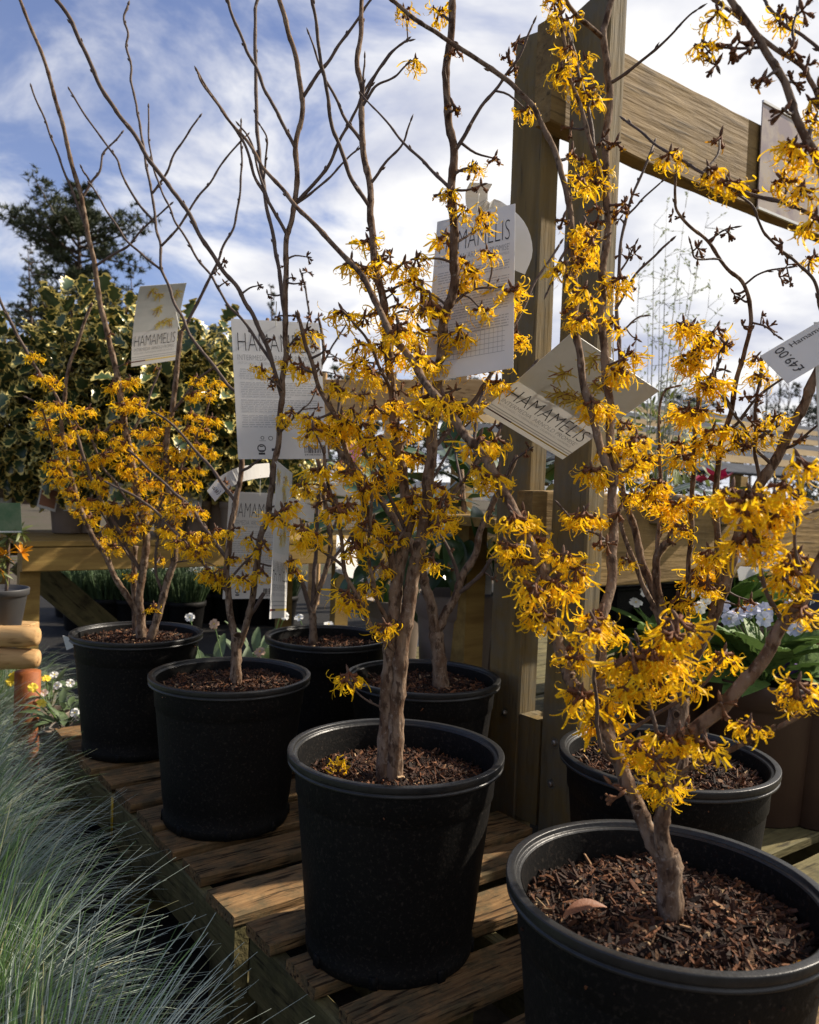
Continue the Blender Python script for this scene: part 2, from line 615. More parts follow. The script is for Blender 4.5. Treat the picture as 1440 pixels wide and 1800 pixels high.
def post(name, u0, u1, v0, v1, z0, z1, slope, seed):
    b = MB()
    r = random.Random(seed)
    rings = []
    n = 12
    ch = .004
    for i in range(n + 1):
        z = z0 + (z1 - z0) * i / n
        du, dv = (u1 - u0) / 2 + r.uniform(-.0012, .0012), (v1 - v0) / 2 + r.uniform(-.0012, .0012)
        prof = [(-du + ch, -dv), (du - ch, -dv), (du, -dv + ch), (du, dv - ch), (du - ch, dv), (-du + ch, dv), (-du, dv - ch), (-du, -dv + ch)]
        rings.append([Vector((x, y, z - (z0 + z1) / 2 + (slope * (y / dv) + .003 * r.uniform(-1, 1) if i == n else 0))) for x, y in prof])
    b.quad_strip(rings, True, 0, (True, True))
    return link(name, b.mesh(name, [POST], False), frame, Matrix.Translation(uvz((u0 + u1) / 2, (v0 + v1) / 2, (z0 + z1) / 2)) @ RUV.to_4x4())


post('post', 1.222, 1.272, 1.079, 1.176, 0, CZ + .962, -.012, 1)
post('post', 1.222, 1.274, 1.243, 1.342, 0, CZ + .958, .010, 2)
post('post', 3.02, 3.07, 1.079, 1.176, 0, CZ + .962, -.008, 3)
plank('rail', frame, uvz(2.18, 1.2095, CZ + .835), 2.0, .045, .205, ROT_U, BEAM, 71, seg=26, wz=.0025)
plank('rail', frame, uvz(2.18, 1.2095, CZ - .098), 2.0, .045, .203, ROT_U, BEAM, 72, seg=20, wz=.002)
plank('spacer_block', frame, uvz(1.247, 1.2095, CZ - .575), .048, .061, .22, ROT_U, POST, 73, seg=2)
for (uu, vv, zz_) in ((1.2215, 1.285, CZ - .475), (1.2215, 1.137, CZ - .50), (1.2215, 1.142, CZ - .585), (1.2215, 1.29, CZ - .59), (1.2215, 1.13, CZ + .80), (1.2215, 1.29, CZ + .80)):
    b = MB()
    Mx = RUV @ Matrix.Rotation(R_(-90), 3, 'Y')
    prof = [(.0, .006), (.004, .006), (.0058, .004), (.006, .0), (.010, 0), (.010, -.002)]
    for i in range(len(prof) - 1):
        ra, rb = prof[i], prof[i + 1]
        b.quad_strip([[Mx @ Vector((q[0] * math.cos(a * math.pi / 6), q[0] * math.sin(a * math.pi / 6), q[1])) + uvz(uu - .0005, vv, zz_) for a in range(12)] for q in (ra, rb)])
    b.obj('bolt', STEEL, frame, False)

# ------------------------------------------------------------------ laminated picture sign on the upper rail
sg = thing('picture_sign', 'laminated picture sign of yellow blossom fixed to the upper rail', 'sign', uvz(1.93, 1.17, CZ + .74))
b = MB()
b.box((0, 0, 0), (.19, .0015, .128), RUV)
for i in range(len(b.v)):
    b.v[i] = b.v[i] + uvz(2.095, 1.178, CZ + .856)
SIGNM = mat('sign_print', (.40, .33, .25), rough=.2, spec=.5, var=(.26, .20, .19), scale=16, detail=4, contrast=(.4, .6), dirt=((.50, .33, .06), 22, .54, .66, .55), coat=.4)
b.obj('board', SIGNM, sg, False)
for zz_, hh in ((CZ + .987, .003), (CZ + .726, .003)):
    b = MB()
    b.box(uvz(2.095, 1.176, zz_), (.192, .003, hh), RUV)
    b.obj('clear_edge', mat('clear_edge', (.7, .7, .66), rough=.2, spec=.6), sg, False)


# ------------------------------------------------------------------ witch hazel flowers (shared meshes)
def petal_strip(b, p, d, length, width, r, mi, curl):
    """a crinkled strap petal: 9 segments curling steadily one way, with small kinks"""
    side = d.cross(rvec(r)).normalized()
    n = 9
    pos = p.copy()
    dirv = d.copy()
    pts = []
    for i in range(n + 1):
        tt = i / n
        wv = width * (0.5 + .5 * min(1, tt * 3)) * (1 if tt < .85 else .7)
        pts.append((pos.copy(), wv, side.copy()))
        k = curl * (.05 + 2.0 * tt) + r.uniform(-.15, .15)
        dirv = (Quaternion(side, k) @ dirv)
        dirv = (dirv + Vector((0, 0, -.11 * (1 - tt)))).normalized()
        side = (Quaternion(dirv, r.uniform(-.3, .3)) @ side)
        side = (side - dirv * side.dot(dirv)).normalized()
        pos = pos + dirv * (length / n)
    base = len(b.v)
    for (q, wv, sd_) in pts:
        b.v.append(q - sd_ * wv / 2)
        b.v.append(q + sd_ * wv / 2)
    for i in range(n):
        b.f.append((base + 2 * i, base + 2 * i + 1, base + 2 * i + 3, base + 2 * i + 2))
        b.mi.append(1 if i == 0 else mi)


def flower_mesh(seed, nflow, npet, length, spread, old=False):
    """a cluster of small flowers: maroon calyx cups above, strap petals falling outward and down"""
    r = random.Random(seed)
    b = MB()
    for k in range(nflow):
        a = 2 * math.pi * k / nflow + r.uniform(-.5, .5)
        c = Vector((math.cos(a) * .0085, math.sin(a) * .0085, r.uniform(-.008, .004))) * spread
        ax = Vector((math.cos(a) * .7, math.sin(a) * .7, -.75 + r.uniform(-.3, .3))).normalized()
        t1 = ax.orthogonal().normalized()
        t2 = ax.cross(t1)
        # calyx: four recurved lobes round a small cup, on a short brown stalk
        b.tube([Vector((0, 0, .004)), c * .5, c, c + ax * .003], [.0014, .0017, .0026, .0018], 5, 1)
        for q in range(4):
            aa = q * math.pi / 2 + .4
            e = (t1 * math.cos(aa) + t2 * math.sin(aa))
            f_ = ax.cross(e)
            p0, p1, p2 = c + e * .0010, c + e * .0032 + ax * .0014, c + e * .0048 - ax * .0004
            b.poly([p0 - f_ * .0012, p0 + f_ * .0012, p1 + f_ * .0016, p1 - f_ * .0016], 1)
            b.poly([p1 - f_ * .0016, p1 + f_ * .0016, p2 + f_ * .0006, p2 - f_ * .0006], 1)
        for q in range(npet):
            aa = q * 2 * math.pi / npet + r.uniform(-.3, .3)
            e = (t1 * math.cos(aa) + t2 * math.sin(aa))
            d = (ax * r.uniform(.5, 1.1) + e * r.uniform(.5, .95)).normalized()
            petal_strip(b, c + ax * .001, d, length * r.uniform(.75, 1.15), r.uniform(.0018, .0026), r, 0, r.choice((-1, 1)) * r.choice((.15, .32, .45, .6)) * r.uniform(.8, 1.2))
    b.bud(Vector((0, 0, .002)), Vector((r.uniform(-.4, .4), r.uniform(-.4, .4), 1)), .013, .0022, 2)
    return b.mesh('flower', [PETAL_OLD if old else PETAL, CALYX, BUD], True)


FULL = [flower_mesh(100 + i, 5 + i % 3, 8, .0300, 1.2) for i in range(16)]
MID = [flower_mesh(200 + i, 4 + i % 2, 8, .0275, 1.15) for i in range(10)]
SPENT = [flower_mesh(300 + i, 3, 2, .010, .9, True) for i in range(6)]


def spent_bud_mesh(seed):
    """a knot of spent brown cups on short crooked stalks, each splitting into four recurved lobes, with a pointed leaf bud"""
    r = random.Random(seed)
    b = MB()
    for k in range(r.randint(2, 4)):
        d = (rvec(r) + Vector((0, 0, -.2))).normalized()
        c = d * r.uniform(.006, .010)
        b.tube([Vector((0, 0, 0)), c * .6 + rvec(r) * .001, c, c + d * .0022], [.0009, .0009, .0019, .0023], 5, 0)
        t1 = d.orthogonal().normalized()
        t2 = d.cross(t1)
        c = c + d * .0018
        for q in range(4):
            aa = q * math.pi / 2 + r.uniform(-.2, .2)
            e = t1 * math.cos(aa) + t2 * math.sin(aa)
            f_ = d.cross(e)
            p0, p1, p2 = c + e * .0012, c + e * .0027 + d * .0022, c + e * .0034 + d * .0030
            b.poly([p0 - f_ * .0012, p0 + f_ * .0012, p1 + f_ * .0016, p1 - f_ * .0016], 0)
            b.poly([p1 - f_ * .0016, p1 + f_ * .0016, p2 + f_ * .0005, p2 - f_ * .0005], 0)
    b.bud(Vector((0, 0, 0)), Vector((r.uniform(-.5, .5), r.uniform(-.5, .5), 1)), .010, .0019, 0)
    return b.mesh('bud_knot', [KNOTM], True)


KNOTM = mat('spent_cup', (.20, .105, .055), rough=.85, spec=.15, var=(.11, .05, .028), scale=160, rand=.25)
KNOT = [spent_bud_mesh(400 + i) for i in range(6)]

# ------------------------------------------------------------------ pots with mulch
POT_PROFILE = [(.0, .014), (.105, .014), (.112, .004), (.121, .0), (.1235, .004), (.1245, .018), (.1215, .022), (.1262, .05), (.1345, .14), (.1435, .228), (.1440, .231),
               (.1462, .234), (.1480, .268), (.1485, .2745), (.1485, .278)]
POT_INNER = [(.1445, .2845), (.1425, .262), (.141, .225), (.128, .12), (.121, .03), (.0, .03)]
RIM_PROFILE = [(.1486, .2752), (.1574, .2752), (.1580, .2753), (.1590, .2757), (.1593, .2764), (.1593, .2780), (.1590, .2786), (.1580, .2791), (.1578, .2796), (.1579, .2812), (.1584, .2816),
               (.1598, .2826), (.1601, .2832), (.1602, .2895), (.1601, .2905), (.1597, .2912), (.1590, .2915), (.1520, .2915), (.1515, .2914), (.1511, .2908), (.1509, .2900), (.1505, .2874),
               (.1502, .2866), (.1496, .2863), (.1470, .2862), (.1464, .2860), (.1460, .2852), (.1446, .2835)]
CHIPCOL = [(.12, .05, .024), (.055, .024, .013), (.020, .011, .007), (.20, .09, .042), (.27, .16, .085), (.07, .036, .024), (.034, .018, .012), (.14, .055, .022), (.40, .28, .16)]
CHIPW = [5, 7, 8, 3, 1.5, 5, 7, 3, .6]


def mulch_mesh(radius, n, seed, big=1.0):
    """bark chips strewn over a slightly heaped disc of compost; chip tint is the wood's own colour"""
    r = random.Random(seed)
    b = MB()
    seg, rings = 40, 10

    def h(x, y):
        return .010 * (1 - (x * x + y * y) / radius ** 2) + .007 * mnoise.noise((x * 22, y * 22, seed)) + .003 * mnoise.noise((x * 60, y * 60, seed))
    b.v.append(Vector((0, 0, h(0, 0))))
    for i in range(1, rings + 1):
        for j in range(seg):
            x, y = radius * i / rings * math.cos(2 * math.pi * j / seg), radius * i / rings * math.sin(2 * math.pi * j / seg)
            b.v.append(Vector((x, y, h(x, y))))
    for j in range(seg):
        b.f.append((0, 1 + j, 1 + (j + 1) % seg))
        b.mi.append(1)
    for i in range(rings - 1):
        for j in range(seg):
            j2 = (j + 1) % seg
            b.f.append((1 + i * seg + j, 1 + (i + 1) * seg + j, 1 + (i + 1) * seg + j2, 1 + i * seg + j2))
            b.mi.append(1)
    b.tint = [(1, 1, 1, 1)] * len(b.v)
    for k in range(n):
        rr = radius * math.sqrt(r.random()) * .985
        a = r.uniform(0, 2 * math.pi)
        x, y = rr * math.cos(a), rr * math.sin(a)
        ln = big * r.choice((.005, .007, .009, .012, .015, .019, .026)) * r.uniform(.7, 1.3)
        wd = min(ln * .4, big * r.choice((.0009, .0013, .0018, .0026)) * r.uniform(.7, 1.3))
        th = big * r.uniform(.0006, .0018)
        yaw, tilt, rl = r.uniform(0, 6.28), r.gauss(0, .42), r.gauss(0, .7)
        M = Matrix.Rotation(yaw, 3, 'Z') @ Matrix.Rotation(tilt, 3, 'Y') @ Matrix.Rotation(rl, 3, 'X')
        c = Vector((x, y, h(x, y) + r.uniform(.0005, .0065)))
        base = len(b.v)
        tp = r.uniform(.3, .9)
        for z in (-th, th):
            for px_, py_ in ((-1, -tp), (-.2, -1), (1, -r.uniform(.1, .8)), (.9, r.uniform(.1, .8)), (-.1, 1), (-1, tp * .5)):
                b.v.append(c + M @ Vector((px_ * ln / 2, py_ * wd, z)))
        for f_ in ((5, 4, 3, 2, 1, 0), (6, 7, 8, 9, 10, 11), (0, 1, 7, 6), (1, 2, 8, 7), (2, 3, 9, 8), (3, 4, 10, 9), (4, 5, 11, 10), (5, 0, 6, 11)):
            b.f.append(tuple(base + i for i in f_))
            b.mi.append(0)
        cc = r.choices(CHIPCOL, CHIPW)[0]
        q = r.uniform(.75, 1.3)
        b.tint += [(cc[0] * q, cc[1] * q, cc[2] * q, 1)] * 12
    return b.mesh('mulch', [MULCH, SOIL], False)


def pot_meshes():
    b = MB()
    b.lathe(POT_PROFILE, 88)
    b.lathe(POT_INNER, 88)
    # six drainage notches at the foot and two finger ridges
    for k in range(8):
        a = k * math.pi / 4
        b.box((math.cos(a) * .1238, math.sin(a) * .1238, .010), (.003, .006, .009), Matrix.Rotation(a, 3, 'Z'), bev=.001)
    p = b.mesh('pot', [BLACK_POT])
    b = MB()
    b.lathe(RIM_PROFILE, 96)
    q = b.mesh('rim', [RIM])
    return p, q


POT_ME, RIM_ME = pot_meshes()

PLANTS = {}


def potted(key, label, x, y, mulch_depth, nchips, seed, big=1.0):
    base = Vector((x, y, PALLET))
    root = thing('potted_witch_hazel', label, 'potted shrub', base, 'witch hazels in black pots')
    rz = random.Random(seed).uniform(0, 6)
    M = Matrix.Translation(base) @ Matrix.Rotation(rz, 4, 'Z')
    pot = link('pot', POT_ME, root, M)
    link('rim', RIM_ME, pot, M)
    z = .2915 - mulch_depth
    rad = .128 + (.1445 - .128) * (z - .12) / (.2845 - .12) - .001
    mu = link('mulch', mulch_mesh(rad, nchips, seed, big), root, Matrix.Translation(base + Vector((0, 0, z - .008))))
    stuff(mu)
    PLANTS[key] = dict(root=root, base=base, mz=PALLET + z, br=[], n=0)
    return root


# key, position, depth of mulch under the rim
potted('p1', 'witch hazel on three slender stems, white tag under its pot rim', -.669, 2.06, .022, 3600, 1)
potted('p2', 'witch hazel with a round pruning scar at its trunk fork, text label hung on it', -.347, 1.654, .024, 4200, 2)
potted('p3', 'witch hazel with one thick trunk of two fused stems, fallen blossom lying on its mulch', -.006, 1.216, .044, 4800, 3)
potted('p4', 'witch hazel with a square dark scar on its trunk, pot tight against the bolted posts', .404, 1.243, .026, 4200, 4)
potted('p5', 'witch hazel forking low into an arching limb, dead brown leaf on its mulch', .273, .822, .036, 7000, 5)
potted('p6', 'thin witch hazel in a shaded pot between the scarred-trunk one and the heathers', -.197, 2.111, .028, 1800, 6)
potted('p7', 'witch hazel with a V-forked trunk, in the shaded pot next to the far post', .042, 1.705, .026, 2400, 7)


# ------------------------------------------------------------------ branches
def P(s):
    """'x y  x y ...' -> list of pixel pairs"""
    a = [float(q) for q in s.split()]
    return [(a[i], a[i + 1]) for i in range(0, len(a), 2)]


def branch(key, s, d0, d1, w0, w1, base=False, name='branch', sides=7, mt=None, zig=.0022, dmid=None, nodes=True):
    """branch through the given pixels; its distance runs from d0 to d1 (by way of dmid), its width from w0 to w1 pixels at d0"""
    pl = PLANTS[key]
    r = random.Random(key + s[:12])
    px = P(s)
    seg = [0]
    for a_, b_ in zip(px, px[1:]):
        seg.append(seg[-1] + math.hypot(b_[0] - a_[0], b_[1] - a_[1]))
    tot = seg[-1]
    w_d = d0
    if not base:                               # spring from the parent limb: take its distance where they meet
        best = None
        for pp_, _ in pl['br']:
            for q_ in pp_:
                x_, y_, dd_ = pix(q_)
                e_ = math.hypot(x_ - px[0][0], y_ - px[0][1])
                if best is None or e_ < best[0]:
                    best = (e_, dd_, q_)
        shift = best[1] - d0
        d0, d1 = best[1], d1 + shift * .6
        if dmid is not None:
            dmid += shift * .8
    pts = []
    for q, sgm in zip(px, seg):
        t = sgm / tot
        d = d0 + (d1 - d0) * t if dmid is None else (d0 + (dmid - d0) * t * 2 if t < .5 else dmid + (d1 - dmid) * (t * 2 - 1))
        pts.append(at(q[0], q[1], d))
    if base:                                   # root the stem in the compost
        pts[0].z = pl['mz'] - .012
    else:
        pts[0] = best[2].copy()
    cm = catmull(pts, 6)
    n = len(cm)
    r0, r1 = w0 / 2 * w_d / F, w1 / 2 * w_d / F
    cum = [0]
    for a_, b_ in zip(cm, cm[1:]):
        cum.append(cum[-1] + (b_ - a_).length)
    rad, pp = [], []
    lastnode = 0
    sgn = 1
    step = r.uniform(.022, .035)
    nodesl = []
    for i in range(n):
        t = cum[i] / max(cum[-1], 1e-6)
        rr = r0 + (r1 - r0) * (t ** .8)
        if base and t < .06:
            rr *= 1 + (.06 - t) * 6
        rr *= 1 + .07 * mnoise.noise((cum[i] * 40, r0 * 900, 2))
        off = Vector((0, 0, 0))
        if cum[i] - lastnode > step:
            lastnode = cum[i]
            step = r.uniform(.022, .05)
            sgn = -sgn
            rr *= 1.17
            nodesl.append(i)
        off = (rvec(r) * .35 + RT * sgn) * zig * min(1, 4 * t) * (1 - .3 * t)
        rad.append(rr)
        pp.append(cm[i] + off * (.35 if base else .7))
    # smooth the jitter slightly
    for _ in range(2):
        pp = [pp[0]] + [(pp[i - 1] + pp[i] * 2 + pp[i + 1]) / 4 for i in range(1, n - 1)] + [pp[-1]]
    b = MB()
    b.tube(pp, rad, sides + (4 if w0 > 16 else 0))
    if nodes and not base:
        for q, i in enumerate(nodesl):
            if rad[i] < .0048 and r.random() < .62:
                d = (pp[min(i + 1, n - 1)] - pp[i - 1]).normalized()
                sd_ = d.cross(FWD if r.random() < .6 else RT).normalized() * (1 if q % 2 else -1)
                b.bud(pp[i] + sd_ * rad[i] * .7, d * 1.0 + sd_ * .32, r.uniform(.006, .011), min(.0019, max(.0011, rad[i] * .65)))
    if r1 < .0035:
        d = (pp[-1] - pp[-2]).normalized()
        b.bud(pp[-1], d, .013, max(.0016, r1 * 1.3))
    o = b.obj(name, mt or (BARK if w0 > 9 else TWIG), pl['root'])
    pl['br'].append((pp, rad))
    return o


def twig_to(key, p0, p1, r0, r1, r):
    """short crooked spur from a branch to where a flower sits"""
    mid = p0.lerp(p1, .5) + rvec(r) * (p1 - p0).length * .14
    cm = catmull([p0, mid, p1], 3)
    b = MB()
    n = len(cm)
    b.tube(cm, [r0 + (r1 - r0) * i / (n - 1) for i in range(n)], 5)
    if r.random() < .6:
        b.bud(cm[-1], (p1 - mid), .010, .0019)
    b.obj('twig', TWIG, PLANTS[key]['root'])


def flowers(key, s, kind='f', size=1.0, dshift=-.008, dfix=None):
    """put a flower at each pixel, on the plant's nearest branch, with a spur where the branch is not at hand"""
    pl = PLANTS[key]
    r = random.Random(key + s[:9] + kind)
    arr, info = [], []
    for bi, (pp, rad) in enumerate(pl['br']):
        for i, q in enumerate(pp):
            x, y, d = pix(q)
            arr.append((x, y, d))
            info.append((bi, i))
    arr = np.array(arr)
    for (x, y) in P(s):
        dist = np.hypot(arr[:, 0] - x, arr[:, 1] - y)
        k = int(dist.argmin())
        bi, i = info[k]
        d = arr[k, 2]
        q0 = pl['br'][bi][0][i]
        d2 = d + dshift + r.uniform(-.022, .03)
        dy = 14 * 1.2 / d                 # the flower hangs: its stalk sits above the middle of what one sees
        if kind == 'k' or kind == 's':
            dy *= .3
        pos = at(x, y - dy, d2)
        gap = (pos - q0).length
        if gap > .010:
            twig_to(key, q0, pos, min(.0022, pl['br'][bi][1][i] * .8), .0012, r)
        me = r.choice(FULL if kind == 'f' else MID if kind == 'm' else SPENT if kind == 's' else KNOT)
        out_ = (pos - q0)
        tilt = Quaternion(rvec(r), r.uniform(0, .55))
        rot = tilt.to_matrix() @ Matrix.Rotation(r.uniform(0, 6.28), 3, 'Z')
        sc_ = size * r.uniform(.85, 1.15)
        link('flower' if kind != 'k' else 'bud_knot', me, pl['root'], Matrix.Translation(pos) @ rot.to_4x4() @ Matrix.Scale(sc_, 4))
        pl['n'] += 1


# ---- p3: single thick trunk
branch('p3', '679 1330 680 1265 683 1200 688 1130 693 1065 702 1000 712 935', 1.216, 1.215, 31, 21, base=True, name='trunk', sides=12)
branch('p3', '694 1330 696 1265 701 1200 708 1130 718 1065 727 1010 738 960', 1.212, 1.205, 30, 23, base=True, name='trunk', sides=12)
branch('p3', '722 1000 738 960 747 917 753 850 758 800 763 740 770 683 775 620 780 575 790 533 800 483 798 417 795 333 797 267 790 217 783 150 790 83 797 0 799 -30', 1.205, 1.10, 22, 11)
branch('p3', '797 267 830 217 857 173 890 133 913 97 938 43', 1.15, 1.12, 8, 3.4, name='twig')
branch('p3', '783 155 780 128 781 112', 1.12, 1.10, 6, 3, name='twig')
branch('p3', '710 1000 712 950 720 917 713 867 700 783 693 733 688 680 682 600 677 547 663 480 653 400 650 333 643 283 635 233 637 167 628 107 635 50 637 -20', 1.22, 1.32, 20, 8, dmid=1.24)
branch('p3', '795 338 747 287 710 250 673 207 640 170', 1.13, 1.2, 7, 3, name='twig')
branch('p3', '653 320 680 285 707 253 723 215', 1.28, 1.25, 6, 3, name='twig')
branch('p3', '635 185 660 152 690 138 710 117', 1.29, 1.26, 6, 3, name='twig')
branch('p3', '637 178 655 145 678 105 700 80 716 72', 1.29, 1.24, 6, 3, name='twig')
branch('p3', '637 180 640 140 640 105', 1.29, 1.28, 5, 3, name='twig')
branch('p3', '633 247 613 217 593 180 573 140 563 113 543 63', 1.29, 1.25, 7, 3, name='twig')
branch('p3', '643 365 620 317 597 260 583 213 573 160 567 120 560 73 550 7 548 -15', 1.27, 1.16, 8, 5, name='twig')
branch('p3', '700 1040 688 975 670 943 653 917 630 850 610 793 590 733 563 683 545 630 537 600 528 560', 1.21, 1.16, 15, 6)
branch('p3', '685 1105 667 1060 657 1027 648 993 650 953 650 915 655 880', 1.20, 1.12, 8, 5, mt=BARK)
branch('p3', '698 1157 667 1117 643 1087 627 1043 603 997 600 933 587 890 573 840 572 800', 1.20, 1.13, 10, 5)
branch('p3', '603 997 580 977 547 953 513 927 487 908', 1.16, 1.10, 6, 4, name='twig')
branch('p3', '765 787 790 757 813 727 843 690 870 650 890 610 905 570 925 530 950 480 985 430', 1.19, 1.26, 9, 4)
branch('p3', '753 850 775 820 800 770 830 740', 1.19, 1.22, 6, 3, name='twig')
branch('p3', '747 930 770 905 782 880', 1.2, 1.18, 6, 3, name='twig')
branch('p3', '735 985 755 975 762 968', 1.2, 1.17, 5, 3, name='twig')
branch('p3', '690 690 665 640 640 590 612 555', 1.24, 1.18, 8, 3.5, name='twig')
branch('p3', '705 800 730 735 742 690 745 640', 1.24, 1.3, 8, 4, name='twig')
branch('p3', '720 940 690 880 668 840 640 790 625 740', 1.2, 1.15, 8, 4, name='twig')
branch('p3', '792 540 830 510 870 505 905 500', 1.15, 1.2, 6, 3, name='twig')
branch('p3', '799 430 830 410 862 395', 1.13, 1.17, 5, 3, name='twig')
branch('p3', '674 1254 655 1236 634 1222 618 1206', 1.2, 1.17, 4, 3, name='twig')
branch('p3', '720 917 690 960 665 948 640 930', 1.2, 1.12, 6, 3, name='twig')
flowers('p3', '667 567 687 580 740 523 757 547 727 503 603 563 740 597 813 477 830 493 633 620 637 650 673 620 697 643 727 620 747 643 760 653 800 633 813 613 830 637 757 707 793 713 813 730 563 760 547 750 590 773 610 757 873 640 700 585 655 665')
flowers('p3', '637 760 653 787 720 767 667 813 700 807 733 813 560 840 673 843 610 843 647 867 767 870 777 893 613 903 593 907 657 930 645 935 713 900 727 887 733 917 780 923 770 937 680 957')
flowers('p3', '543 953 620 970 670 1007 760 997 620 1070 612 1055 650 1047 677 1113 497 912 484 925 613 1200 530 940 552 770 600 745', 'f', .97)
flowers('p3', '647 437 672 470 617 473 637 487 650 500 710 477 733 470 782 430 813 387 847 397 857 457 810 517 873 520 900 523 847 560 873 550 893 553 807 597 907 597 593 693 693 717 713 730 743 753 873 687 530 657 627 970 697 953 532 869 910 610 700 760 660 730', 'm')
flowers('p3', '710 33 772 37 730 120 927 210 833 310 790 350 680 690 735 690 640 710 620 735 720 560 850 590', 'm', .75)
flowers('p3', '800 92 910 80 893 107 905 128 870 283 773 347 797 192 765 560 700 540 685 455 780 555 575 870 560 890', 's', .9)
flowers('p3', '830 300 846 330 800 360 745 545 690 520 640 560 705 690 745 720 800 690 790 760 690 1150 560 650 570 620 655 410', 'k', 1.1)

# ---- p5: low fork, close to the lens
branch('p5', '1183 1572 1178 1530 1172 1500', .822, .82, 46, 40, base=True, name='trunk', sides=14)
branch('p5', '1172 1530 1150 1483 1125 1427 1105 1383 1088 1333 1070 1300 1045 1250 1020 1215 1000 1190 985 1150 973 1093 960 1030 947 993 933 950 903 900 887 867 867 827 830 777 813 757 780 713 747 670 713 620 680 575 650 505 623 470 590 433 547 390 517 357 480 313 460 290 433 247 400 207 370 168 348 132', .82, 1.2, 30, 5, dmid=.93)
branch('p5', '1178 1535 1168 1483 1163 1450 1170 1400 1178 1350 1195 1310 1225 1278 1262 1250 1290 1222 1313 1193 1337 1163 1360 1127 1383 1090 1407 1057 1427 1020 1447 985 1478 900 1505 780 1520 640 1500 480 1480 380 1440 290 1417 240 1393 187 1373 133 1343 83 1310 37 1287 0 1270 -30', .82, .80, 27, 11, dmid=.74, sides=10)
branch('p5', '1480 380 1455 230 1440 167 1417 127 1390 103 1353 77 1320 47 1280 17 1257 0 1240 -20', .78, .84, 10, 8)
branch('p5', '1500 480 1500 250 1470 115 1440 87 1410 63 1380 43 1357 17 1343 0 1335 -20', .80, .9, 9, 6)
branch('p5', '1340 80 1300 85 1265 83 1243 90', .81, .83, 6, 4, name='twig')
branch('p5', '1383 110 1395 60 1402 20 1405 -10', .82, .84, 6, 4, name='twig')
branch('p5', '1490 420 1465 395 1440 383 1407 367 1367 353 1300 337 1260 317 1213 290 1173 267 1140 243 1103 213', .80, .95, 9, 5)
branch('p5', '1168 1545 1160 1500 1156 1455 1160 1420 1157 1390', .81, .80, 10, 8, mt=BARK)
branch('p5', '1172 1400 1190 1367 1223 1347 1260 1330 1293 1313 1343 1290 1377 1273 1420 1250 1450 1232', .81, .72, 11, 7)
branch('p5', '1090 1345 1066 1330 1056 1300 1050 1262 1045 1200 1052 1140 1046 1090', .82, .76, 9, 5)
branch('p5', '1165 1420 1155 1310 1143 1240 1133 1180 1120 1130', .81, .75, 9, 6)
branch('p5', '1095 1295 1140 1265 1190 1235 1240 1200 1262 1172', .82, .80, 8, 5)
branch('p5', '1075 1312 1060 1240 1056 1180 1058 1120 1063 1067 1075 1017 1077 933 1078 867 1077 800 1072 733 1067 667 1060 600 1057 540 1060 483 1067 417 1067 333 1063 267 1070 200 1072 147 1067 117 1060 67 1070 27 1078 -20', .84, 1.06, 21, 14, dmid=1.0, sides=10)
branch('p5', '1060 67 1040 50 1010 20 990 -10', 1.05, 1.0, 9, 7, mt=BARK)
branch('p5', '1073 150 1120 115 1180 60 1205 35 1224 17', 1.03, .97, 7, 3, name='twig')
branch('p5', '1077 860 1065 815 1050 767 1030 690 1017 617 1012 560 1010 500 1003 400 997 333 980 283 960 230 940 193 913 160 893 140 847 110 797 77 763 53 727 33 693 3 675 -15', .99, 1.0, 15, 7)
branch('p5', '1067 350 1050 283 1027 213 1010 160 997 117 990 67 985 0 983 -20', 1.03, 1.0, 9, 6, mt=BARK)
branch('p5', '1066 345 1048 273 1032 190 1015 113 1000 67 985 30', 1.04, 1.03, 9, 5)
branch('p5', '1010 480 1035 450 1060 420', .99, .97, 5, 3, name='twig')
branch('p5', '1005 420 985 460 962 510', .99, .96, 6, 3, name='twig')
branch('p5', '1078 960 1050 940 1020 925 990 893', .99, .95, 6, 3, name='twig')
branch('p5', '1380 1095 1340 1020 1330 960 1322 890', .755, .72, 9, 5)
branch('p5', '1412 1045 1400 960 1405 890 1412 840', .75, .74, 8, 4)
branch('p5', '1340 990 1370 950 1390 920 1425 900', .74, .76, 6, 4, name='twig')
flowers('p5', '920 920 903 925 893 977 910 1000 947 967 940 1050 953 1100 843 790 873 790 863 860 873 850 990 997 1013 1020 980 1043 1010 1177 1000 1160 740 640 780 720 700 590', 'f', .92)
flowers('p5', '1043 1110 1053 1100 1070 1123 1110 1177 1147 1167 1167 1180 1193 1117 1183 1140 1273 1170 1207 1190 1020 1240 1050 1257 1063 1283 1087 1233 1110 1220 1147 1223 1120 1327 1147 1340 1167 1317 1153 1360 1173 1400 1160 1392 1130 1190 1090 1190 1035 1130', 'f', .95)
flowers('p5', '1193 1313 1240 1327 1317 1297 1397 1250 1403 1227 1207 1217', 'm', .9)
flowers('p5', '1407 1093 1390 1017 1383 1047 1400 1000 1287 887 1320 890 1357 933 1370 900 1337 977 1313 963 1377 877 1407 833 1340 920 1300 905', 'f', .9)
flowers('p5', '1262 43 1380 47 1393 280 1377 337 1410 360 1433 407 1427 200 1247 317 1280 340 1177 290 1237 97 1433 235 1418 285', 'm', .85)
flowers('p5', '973 20 985 45 998 52 1003 100 1028 120 987 137 1010 163 1040 187 1035 175 1023 297 1053 313 1023 333 1047 340 1020 423 1027 447 1022 470 990 487 1090 507 1077 523 1027 527 1027 573 1010 580 1080 583 1040 440 1030 410', 'm', .85)
flowers('p5', '1050 733 1040 725 1060 803 1040 843 1063 853 1103 643 1090 667 1120 787 1107 803 1117 833 1027 920 1045 930 1013 925', 'f', .85)
